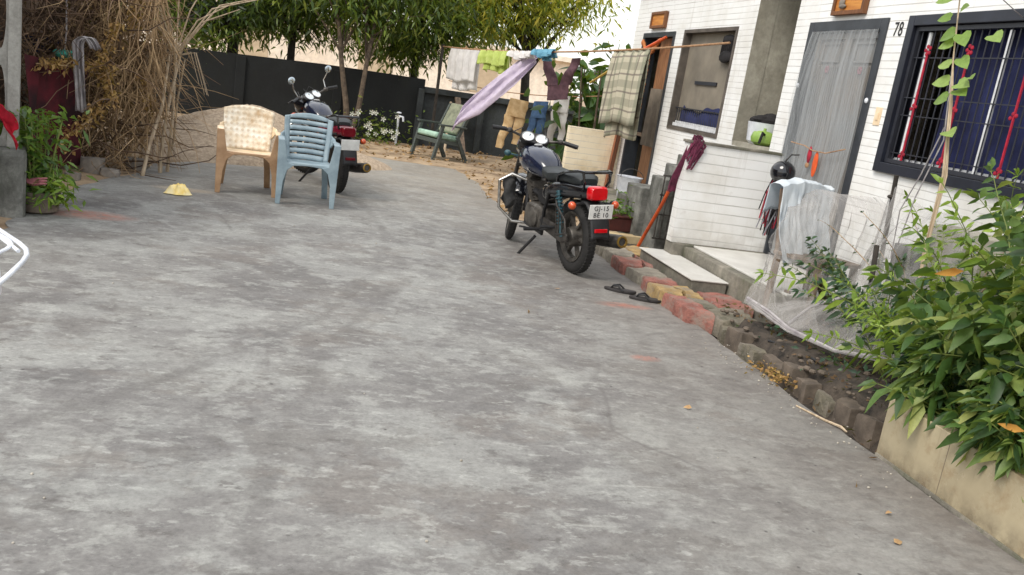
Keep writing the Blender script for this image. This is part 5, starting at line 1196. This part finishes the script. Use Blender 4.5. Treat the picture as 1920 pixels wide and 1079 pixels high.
def drape(u, v):
    x = -.27+.56*u; s_ = v*1.05; f = .10*(fbm(u*9+2, v*1.6+4)-.5)+.05*(fbm(u*26, v*4)-.5)
    top = .95+.05*(fbm(u*8, 3)-.5)+.03*math.sin(u*3.1)
    if s_ < .22: y, z = .36-.02*f, top-.22+s_
    elif s_ < .28: q = (s_-.22)/.06; y, z = .36-.13*q, top+.012*math.sin(q*PI)
    else: q = (s_-.28); y, z = .23-.12*q-.12*max(0, q-.3)+f*min(1, q*3), top-q*.74
    return V(x*(1+.10*v)+.02*math.sin(v*7), y, z)
sk = MB(wm); sk.grid(drape, 60, 40)
tag(sk.build('white_sheet', cloth_mat('bluish_white_plastic', (222, 228, 232), (198, 208, 216), .3, 5), solid=.003), 'bluish white sheet thrown over the back of the netted wooden chair', 'sheet')
dcm = NT('grey_door_net'); dcm.rough(.9); dcm.base((166, 170, 172))
dst = dcm.noise(1., 6, .6, dcm.new('ShaderNodeMapping', {'Vector': dcm.new('ShaderNodeTexCoord').outputs['UV'], 'Scale': (22, 1.6, 1)}).outputs[0], .5)
dtp = dcm.new('ShaderNodeBsdfTransparent'); dmx = dcm.new('ShaderNodeMixShader', {0: dcm.ramp(dst, [(.3, .24), (.7, .60)]), 1: dtp.outputs[0], 2: dcm.b.outputs[0]}); dcm.t.links.new(dmx.outputs[0], dcm.out.inputs[0])
def dcurt(u, v):
    z = 2.335-1.5*v; y0 = 6.37+.02*math.sin(v*7); y1 = 7.36+.13*v-.09*(fbm(v*7, 2)-.4)+.05*math.sin(v*5)
    return (4.176-.035*v+.02*(fbm(u*12, v*2)-.5), y0+(y1-y0)*u, z+.06*(fbm(u*9, 6)-.5)*v)
tag(MB().grid(dcurt, 80, 40).build('door_net', dcm.m), 'sheer grey mesh curtain hung over the numbered door', 'curtain')
# black cap with strings by the door
hc = thing('tassel_hanging', 'round black cap with dark and red strings hanging beside the numbered door', 'hanging', (3.98, 7.0, 1.09))
MB().ell((0, 0, 0), (.11, .11, .105), 20).build('cap', 'black_gloss', hc)
MB().tube([(.0, .0, .10), (.08, .06, .16), (.2, .1, .17)], .006, 6).build('hook', 'steel', hc)
for m, k, sd_ in (('black_rag', 46, 1), ('crimson', 16, 2), (mat('grey_string', (150, 150, 156), (110, 110, 118), 20), 18, 3)):
    st = MB(); rr = random.Random(sd_)
    for i in range(k):
        x, y_ = rr.gauss(-.01, .026), rr.gauss(.02, .032); l = rr.uniform(.25, .55)
        st.tube([(x*.7, y_*.7, -.03), (x*1.2+rr.gauss(0, .01), y_*1.3, -.03-l*.5), (x*1.3+rr.gauss(0, .02), y_*1.4+rr.gauss(0, .02), -.03-l)], .0055, 4)
    st.build('string', m, hc)
og = thing('door_charm', 'orange and maroon cloth charm hanging on the grey numbered door', 'charm', (XF-.09, 6.80, 1.26))
MB().ell((0, -.06, -.05), (.012, .038, .11), 12).build('orange_cloth', mat('orange_cloth', (226, 98, 44), (190, 72, 30), 12, .9), og)
MB().ell((0, .055, .02), (.012, .03, .075), 12).build('maroon_cloth', 'crimson', og)
MB().tube([(0, -.45, .12), (-.01, -.2, .06), (-.012, 0, .06), (-.01, .15, .09), (0, .4, .1)], .005, 6).ell((0, .06, -.07), (.012, .03, .025), 10).build('cord', 'rope', og)
stakes = []
for i, (a, b, r, lb) in enumerate((((3.44, 4.62, .05), (3.58, 4.93, .83), .017, 'dark stake holding up the netting, nearer the planter'), ((3.98, 5.35, .1), (3.85, 5.28, 1.28), .016, 'thin stake with a knot at its top standing inside the netting'))):
    tag(MB().tube([a, ((Vector(a)+Vector(b))/2+V(.004, 0, 0)), b], r, 8).ell(Vector(b)-V(0, 0, .15 if i else .0), (.028, .028, .016) if i else (.013, .013, .006), 8).build('stake', 'bark_dark'), lb, 'stake', 'stakes in the soil bed')
def netgrid(rows, nu, nv, amp=.02, seed=0, fq=3.):
    R_ = [[Vector(p) for p in r] for r in rows]
    def cr(P, t):
        k = t*(len(P)-1); i = min(int(k), len(P)-2); f = k-i; p0 = P[max(i-1, 0)]; p1 = P[i]; p2 = P[i+1]; p3 = P[min(i+2, len(P)-1)]
        return .5*((2*p1)+(p2-p0)*f+(2*p0-5*p1+4*p2-p3)*f*f+(3*p1-p0-3*p2+p3)*f**3)
    def fn(u, v):
        p = cr([cr(r, u) for r in R_], v); a = amp*(.4+.6*math.sin(v*PI))
        return p+V(fbm(u*fq*3+seed, v*fq)-.5, fbm(u*fq*3+9, v*fq+seed)-.5, (fbm(u*fq*2+seed, v*fq*2)-.5))*a*3.2+V(a*math.sin(u*44+v*6), a*.6*math.sin(u*37+v*9), 0)*.5
    return MB().grid(fn, nu, nv)
nt = thing('netting', 'torn white plant netting draped over the chair, stakes and soil bed', 'netting', (0, 0, 0))
# fall over the chair
netgrid([[(3.42, 5.92, .96), (3.60, 5.86, 1.06), (3.80, 5.70, 1.08), (3.92, 5.52, 1.10)],
         [(3.34, 5.70, .88), (3.50, 5.52, .95), (3.72, 5.38, .97), (3.94, 5.34, .98)],
         [(3.25, 5.64, .70), (3.42, 5.42, .68), (3.66, 5.32, .66), (3.90, 5.26, .72)],
         [(3.22, 5.60, .58), (3.38, 5.40, .53), (3.62, 5.30, .50), (3.86, 5.20, .50)]], 60, 34, .03, 3).build('chair_wrap', 'netting', nt)
netgrid([[(3.21, 5.60, .60), (3.25, 5.45, .56), (3.42, 5.34, .52)], [(3.16, 5.58, .42), (3.2, 5.35, .36), (3.40, 5.20, .34)], [(3.04, 5.50, .24), (3.10, 5.1, .22), (3.36, 4.95, .2)]], 24, 20, .025, 5).build('corner_fall', 'netting', nt)
# big skirt from the stakes to the soil
netgrid([[(3.92, 5.40, 1.12), (3.84, 5.25, 1.20), (3.86, 5.0, 1.12), (3.84, 4.7, 1.12), (3.9, 4.45, 1.1)],
         [(3.80, 5.30, .72), (3.70, 5.08, .82), (3.62, 4.92, .80), (3.64, 4.60, .86), (3.8, 4.3, .95)],
         [(3.52, 5.22, .42), (3.48, 4.98, .48), (3.48, 4.75, .50), (3.54, 4.42, .52), (3.72, 4.15, .62)],
         [(3.10, 5.42, .24), (3.12, 4.98, .19), (3.24, 4.62, .19), (3.42, 4.22, .25), (3.66, 4.0, .34)]], 80, 50, .035, 8).build('skirt', 'netting', nt)
# gathered hem, reads as a pale band
hm = MB()
for (a, dz) in ((0, 0), (1, .012), (2, .02)): hm.tube([V(3.07, 5.5, .25+dz), V(3.09, 5.2, .215+dz+.01*a), V(3.12, 4.98, .19+dz), V(3.24, 4.62, .185+dz-.008*a), V(3.42, 4.22, .25+dz), V(3.66, 4.0, .34+dz)], .011, 6)
for pts in ([(3.28, 4.66, .19), (3.5, 4.7, .32), (3.62, 4.6, .42)], [(3.15, 5.05, .22), (3.32, 5.1, .34), (3.42, 4.98, .44), (3.5, 4.9, .52)]): hm.tube(pts, .009, 6)
hm.build('gathered_hem', 'gauze', nt)
# ================================================================== PLANTS OF THE BED
def shoots(name_prefix, t, base_fn, n, h, lean, m, L, wr, step=.05, stem='stem_green', droop=.3, seg=3, tw=2, stem_r=.006, seed=1, up=.9, lim=None):
    rr = random.Random(seed); P = []; D = []; Ls = []; st = MB()
    for i in range(n):
        b = Vector(base_fn(rr)); d = V(rr.gauss(lean[0], .38), rr.gauss(lean[1], .38), up).normalized(); l = rr.uniform(*h); k = max(5, int(l/step)); p = b.copy(); pts = [p.copy()]
        for j in range(k):
            d = (d+V(rr.gauss(0, .07), rr.gauss(0, .07), -.035-.02*j/k)).normalized(); p = p+d*l/k; pts.append(p.copy())
            if lim and (p.x < lim[0] or p.y > lim[1]): break
            if j > k*.15:
                a = j*2.2+i
                for q in range(tw):
                    s = d.orthogonal().normalized(); s = Matrix.Rotation(a+q*PI, 3, d) @ s
                    P.append(tuple(p)); D.append(tuple((s*.85+d*.45+V(0, 0, .05)).normalized())); Ls.append(rr.uniform(*L)*(.65+.35*math.sin(PI*min(1, j/k*1.1))))
        st.tube(pts, [stem_r*(1-.7*j/k) for j in range(len(pts))], 5)
        for q in range(3): P.append(tuple(p)); D.append(tuple((d+V(rr.gauss(0, .5), rr.gauss(0, .5), rr.gauss(0, .3))).normalized())); Ls.append(rr.uniform(*L)*.7)
    Ls = np.array(Ls); leaf_mesh('foliage', np.array(P), np.array(D), Ls, Ls*wr, m, t, droop, seg=seg)
    st.build('stem', stem, t)
PX0, PX1, PY0, PY1 = 2.8, 3.9, .9, 3.47
pt = thing('tiled_planter', 'raised planter box faced with beige glazed tiles at the right', 'planter')
MB().bb(PX0, PX0+.09, PY0, PY1, -.02, .305).bb(PX0+.091, PX1, PY1-.09, PY1-.001, -.02, .30).bb(PX1-.09, PX1, PY0, PY1-.091, -.02, .3).bb(PX0+.091, PX1-.091, PY0, PY0+.09, -.02, .3).build('tiled_side', 'beige_tile', pt, smooth=False, bevel=.004)
MB().bb(PX0+.092, PX1-.092, PY0+.092, PY1-.092, -.02, .25).build('planter_soil', 'soil', pt, smooth=False)
MB().bb(PX0-.012, PX0-.001, PY0, PY1-.01, .0, .018).build('mortar_line', 'plinth', pt, smooth=False)
bu = thing('bush', 'dense bush of long pointed green leaves spilling over the tiled planter', 'bush', (0, 0, 0))
shoots('bush', bu, lambda r: (r.uniform(3.08, 3.85), r.uniform(2.1, 3.45), .24), 270, (.75, 1.5), (-.06, .02), 'bush', (.08, .17), .40, .046, seed=11, droop=.35, lim=(2.78, 3.82))
b2 = thing('bush', 'leafy cascade of drooping green shoots hanging down the face of the tiled planter', 'bush')
shoots('bush', b2, lambda r: (r.uniform(2.95, 3.1), r.uniform(2.45, 3.4), .28), 60, (.2, .40), (-.4, .0), 'bush', (.09, .16), .38, .04, seed=5, droop=.6, up=.75, lim=(2.66, 3.5))
b3 = thing('shrub', 'lime green feathery shrub between the netting and the big bush', 'shrub')
shoots('shrub', b3, lambda r: (r.uniform(3.2, 3.6), r.uniform(3.55, 3.95), .15), 40, (.5, 1.0), (-.02, .1), 'lime', (.05, .10), .26, .035, seed=21)
b4 = thing('shrub', 'dark cool green plant growing inside the white netting', 'shrub')
shoots('shrub', b4, lambda r: (r.uniform(3.42, 3.98), r.uniform(4.25, 5.15), .12), 85, (.3, .85), (0, 0), 'cool', (.05, .12), .32, .04, seed=31)
b6 = thing('shrub', 'mid green shrub beside the dark stake at the corner of the tiled planter', 'shrub')
shoots('shrub', b6, lambda r: (r.uniform(3.22, 3.8), r.uniform(3.55, 4.1), .15), 54, (.3, .75), (-.03, .12), 'cool', (.08, .15), .3, .045, seed=41)
b5 = thing('plant', 'sparse twiggy plant with small leaves against the wall under the window', 'plant')
shoots('plant', b5, lambda r: (r.uniform(3.75, 3.95), r.uniform(4.3, 4.7), .15), 16, (.85, 1.25), (0, .1), 'cool', (.02, .045), .4, .05, 'twig', seed=51, tw=1)
b7 = thing('plant', 'light green plant with blade leaves reaching the window sill', 'plant')
shoots('plant', b7, lambda r: (r.uniform(3.7, 3.95), r.uniform(3.5, 4.2), .2), 26, (1.0, 1.4), (-.02, .03), 'lime', (.07, .16), .26, .06, seed=61)
for (p, d, l, lb) in (((2.90, 3.34, .98), (-.5, .35, -.15), .12, 'orange yellow leaf sticking out near the top of the big bush'), ((2.74, 2.62, .50), (-.3, .5, .02), .10, 'orange leaf low in the big bush above the planter rim')):
    lf = tag(leaf_mesh('withered_leaf', [p], [d], l, l*.36, mat('orange_leaf', (200, 152, 70), (178, 122, 50), 20), None, .1, seg=3), lb, 'leaf')
# concrete blocks against the wall
tag(MB().bb(3.98, 4.19, 4.98, 5.30, .1, .82).build('concrete_block', 'grey_wall', smooth=False, bevel=.01), 'grey concrete block against the white wall nearer the numbered door', 'block')
tag(MB().bb(3.98, 4.19, 4.35, 4.97, .1, 1.02).build('concrete_block', 'grey_plaster', smooth=False, bevel=.01), 'taller grey concrete block against the white wall below the barred window', 'block')
# climbing vine on its strings
vi = thing('climbing_vine', 'vine with pale heart shaped leaves climbing past the barred window', 'vine')
c = MB()
for k in range(3): c.tube([(3.42+.02*k, 4.2+.02*k, .3), (3.40+.012*math.sin(k), 4.24+.015*k, .9), (3.41-.012*k, 4.25, 1.36), (3.405+.008*math.sin(k*2), 4.36, 1.75), (3.40, 4.43, 2.0), (3.40, 4.52, 2.4), (3.4, 4.6, 2.75)], [.006, .006, .006, .005, .0045, .004, .003], 6)
c.build('stem', 'bamboo', vi)
c = MB(); c.tube([(3.45, 4.56, .9), (3.44, 4.5, 1.2), (3.42, 4.36, 1.55), (3.4, 4.41, 1.9)], .004, 5); c.tube([(3.5, 4.66, .8), (3.48, 4.66, 1.1), (3.44, 4.5, 1.34), (3.42, 4.38, 1.62)], .004, 5); c.tube([(4.18, 4.9, 2.36), (3.8, 4.7, 2.42), (3.42, 4.5, 2.5)], .003, 5); c.build('tie_string', 'gauze', vi)
lf = MB(); rr = random.Random(4)
def heart(c, d, n, L):
    c = V(*c); d = V(*d).normalized(); n = V(*n); s = d.cross(n).normalized(); n = s.cross(d)
    pts = [(0, 0)]+[(x*.5*L, y*L) for x, y in ((.55, -.12), (.95, .12), (.9, .42), (.55, .75), (0, 1.05), (-.55, .75), (-.9, .42), (-.95, .12), (-.55, -.12))]
    lf.add([c+s*x+d*y+n*(abs(x)*.25-y*y*1.2) for x, y in pts]+[c+d*.45*L-n*.004], [(10, i, i+1) for i in range(0, 9)]+[(10, 9, 0)])
for (y, z, L, sg) in ((4.36, 1.78, .10, 1), (4.37, 1.86, .10, -1), (4.40, 1.87, .10, 1), (4.33, 1.60, .10, -1), (4.41, 1.96, .085, 1), (4.42, 2.0, .09, -1), (4.43, 2.08, .09, 1), (4.45, 2.13, .105, -1), (4.44, 2.14, .10, 1), (4.49, 2.22, .08, 1), (4.49, 2.25, .09, -1), (4.52, 2.33, .10, 1), (4.52, 2.36, .09, -1), (4.55, 2.45, .09, 1), (4.56, 2.5, .1, -1), (4.58, 2.6, .09, 1), (4.37, 1.83, .10, -1), (4.30, 1.9, .07, -1), (4.2, 2.12, .10, -1)):
    heart((3.395+rr.gauss(0, .01), y-.03*sg*(-1), z), (rr.gauss(-.25, .2), sg*.8, rr.gauss(-.15, .25)), (-.75, -.35, .55), L*.95)
lf.build('foliage', LEAF['vine'], vi)

# ================================================================== WHITE TUBE RACK AT THE LEFT EDGE
rk = thing('tube_rack', 'white bent tube carrier rack poking in at the left edge', 'rack', (-1.12, 2.86, 0))
rk.location = (0, 0, 0)
c = MB(); z = .8
c.tube([(-1.42, 3.62, z), (-1.1, 3.2, z), (-.95, 2.98, z), (-.86, 2.85, z), (-.82, 2.78, z), (-.797, 2.71, z), (-.785, 2.63, z), (-.78, 2.52, z-.005), (-.80, 2.47, z-.03)], .0074, 10); c.build('outer_rail', 'white_metal', rk)
c = MB(); c.tube([(-1.42, 3.54, z), (-1.1, 3.12, z), (-.94, 2.93, z), (-.895, 2.87, z), (-.872, 2.82, z), (-.868, 2.76, z), (-.875, 2.66, z), (-.9, 2.5, z)], .006, 8); c.tube([(-.99, 3.0, z-.002), (-.835, 2.76, z-.002)], .006, 8); c.build('inner_rail', 'white_metal', rk)
c = MB(); c.tube([(-1.0, 2.78, z-.02), (-.88, 2.70, z-.005), (-.84, 2.60, z-.03), (-.825, 2.56, z-.06), (-.84, 2.56, z-.11), (-.90, 2.60, z-.2), (-1.02, 2.7, z-.4), (-1.2, 2.85, .0)], .009, 10)
c.tube([(-.80, 2.49, z-.02), (-.81, 2.52, z-.06), (-.86, 2.55, z-.15), (-1.05, 2.6, z-.45), (-1.3, 2.7, 0)], .0075, 8)
c.tube([(-1.42, 3.62, z), (-1.44, 3.62, 0)], .0085, 8); c.tube([(-1.42, 3.54, z), (-1.5, 3.4, 0)], .0085, 8); c.build('stand', 'white_metal', rk)

# ================================================================== LITTER
LV = [((1.92, 6.28), 'dry leaf on the concrete left of the black slippers', 'ochre'), ((1.48, 5.49), 'pale twisted leaf lying alone on the concrete below the motorcycle', 'ochre'), ((2.72, 5.72), 'dry leaf tucked under the chipped bright red paver', 'ochre'),
      ((2.46, 3.12), 'pale fallen leaf farthest of the three before the tiled planter', 'ochre'), ((2.45, 2.85), 'yellowish fallen leaf in the middle of the three before the tiled planter', 'ochre'), ((2.29, 2.61), 'brown curled leaf nearest the camera before the tiled planter', 'ochre'), ((2.76, 3.4), 'dry leaf at the foot of the tiled planter corner', 'ochre'), ((2.0, 3.9), 'tiny pale leaf alone in the middle of the concrete near the bricks', 'ochre')]
for (x, y), lb, m in LV:
    a = random.uniform(0, 6.28); l = random.uniform(.035, .055); o = leaf_mesh('fallen_leaf', [(0, 0, .012)], [(math.cos(a), math.sin(a), .25)], l, l*.55, m, None, .35, seg=3); o.location = (x, y, .004); tag(o, lb, 'leaf', 'fallen leaves on the concrete')
n = 170; a = rng.uniform(0, 2*PI, n); P = np.column_stack([2.82+rng.normal(0, .06, n), 4.56+rng.normal(0, .09, n), .012+np.abs(rng.normal(0, .018, n))])
lp = leaf_mesh('leaf_heap', P, rdir(n, .1), rng.uniform(.015, .04, n), rng.uniform(.012, .022, n), 'dry', None, .2); lp['kind'] = 'stuff'; lp['label'] = 'little heap of dry leaf scraps beside the edging bricks'
n = 1000; x = rng.uniform(.2, 4.2, n); y = rng.uniform(9.6, 17.2, n); ok = np.array([inside_yard(a_, b_) < .12 for a_, b_ in zip(x, y)]); x, y = x[ok], y[ok]; n = len(x)
P = np.column_stack([x, y, np.full(n, .035)+rng.uniform(0, .03, n)]); lt = leaf_mesh('leaf_litter', P, rdir(n, .1, .3), rng.uniform(.05, .11, n), rng.uniform(.02, .045, n), 'litter', None, .2); lt['kind'] = 'stuff'; lt['label'] = 'fallen leaves scattered over the dry dirt'
pb = MB()
for i in range(112):
    if i < 90: x, y = 2.7+random.gauss(0, .09), random.uniform(3.0, 5.4)
    else: x, y = random.uniform(-1.6, 2.5), random.uniform(2.4, 8)
    s = random.uniform(.002, .007); pb.ell((x, y, .004+s*.5), (s, s*random.uniform(.7, 1.3), s*.7), 6)
o = pb.build('pebbles', mat('pale_grit', (190, 184, 172), (130, 122, 110), 30)); o['kind'] = 'stuff'; o['label'] = 'grit and pebbles scattered along the gutter'
tw = tag(MB().tube([(2.70, 4.06, .01), (2.76, 3.86, .012), (2.79, 3.76, .02), (2.80, 3.72, .01)], [.005, .007, .008, .004], 6).build('fallen_twig', 'bamboo'), 'pale dry twig lying on the concrete near the planter end of the bricks', 'twig')

# ------------------------------------------------------------------ small growth and debris in the soil bed
for i, (x, y, k, lb) in enumerate(((3.16, 5.15, 46, 'small weed sprouting behind the pale rounded edging brick'), (3.12, 4.35, 60, 'low green weed in the soil beside the upright brown brick'), (3.2, 3.86, 90, 'leafy weed at the planter end of the soil bed'), (3.3, 4.85, 50, 'weed under the hem of the white netting'))):
    wd = thing('weed', lb, 'weed', (x, y, .06), group='weeds in the soil bed')
    P = np.column_stack([rng.normal(0, .07, k), rng.normal(0, .09, k), rng.uniform(.0, .16, k)]); leaf_mesh('foliage', P, rdir(k, .3), rng.uniform(.03, .075, k), rng.uniform(.014, .03, k), 'cool', wd)
tag(MB().tube([(3.02, 5.02, .10), (3.10, 4.8, .12), (3.12, 4.6, .115), (3.2, 4.4, .12), (3.16, 4.2, .10), (3.24, 4.0, .1)], .009, 7).build('hose', 'black_plastic'), 'thin black hose lying along the soil behind the edging bricks', 'hose')
n = 700; x = rng.uniform(2.86, 3.9, n); y = rng.uniform(3.5, 5.9, n); P = np.column_stack([x, y, .10+rng.uniform(0, .05, n)-.14*(x < 3.0)])
db = leaf_mesh('soil_debris', P, rdir(n, 0, .3), rng.uniform(.02, .06, n), rng.uniform(.01, .03, n), 'brown', None, .2); db['kind'] = 'stuff'; db['label'] = 'dead leaf scraps strewn over the soil bed'
cl = MB(); rr = random.Random(9)
for i in range(160):
    x, y = rr.uniform(2.95, 3.6), rr.uniform(3.6, 5.7); q = rr.uniform(.008, .028); cl.ell((x, y, .085+.05*rr.random()), (q, q*rr.uniform(.7, 1.3), q*.7), 7)
o = cl.build('soil_clods', 'rock'); o['kind'] = 'stuff'; o['label'] = 'clods and stones lying in the soil bed'
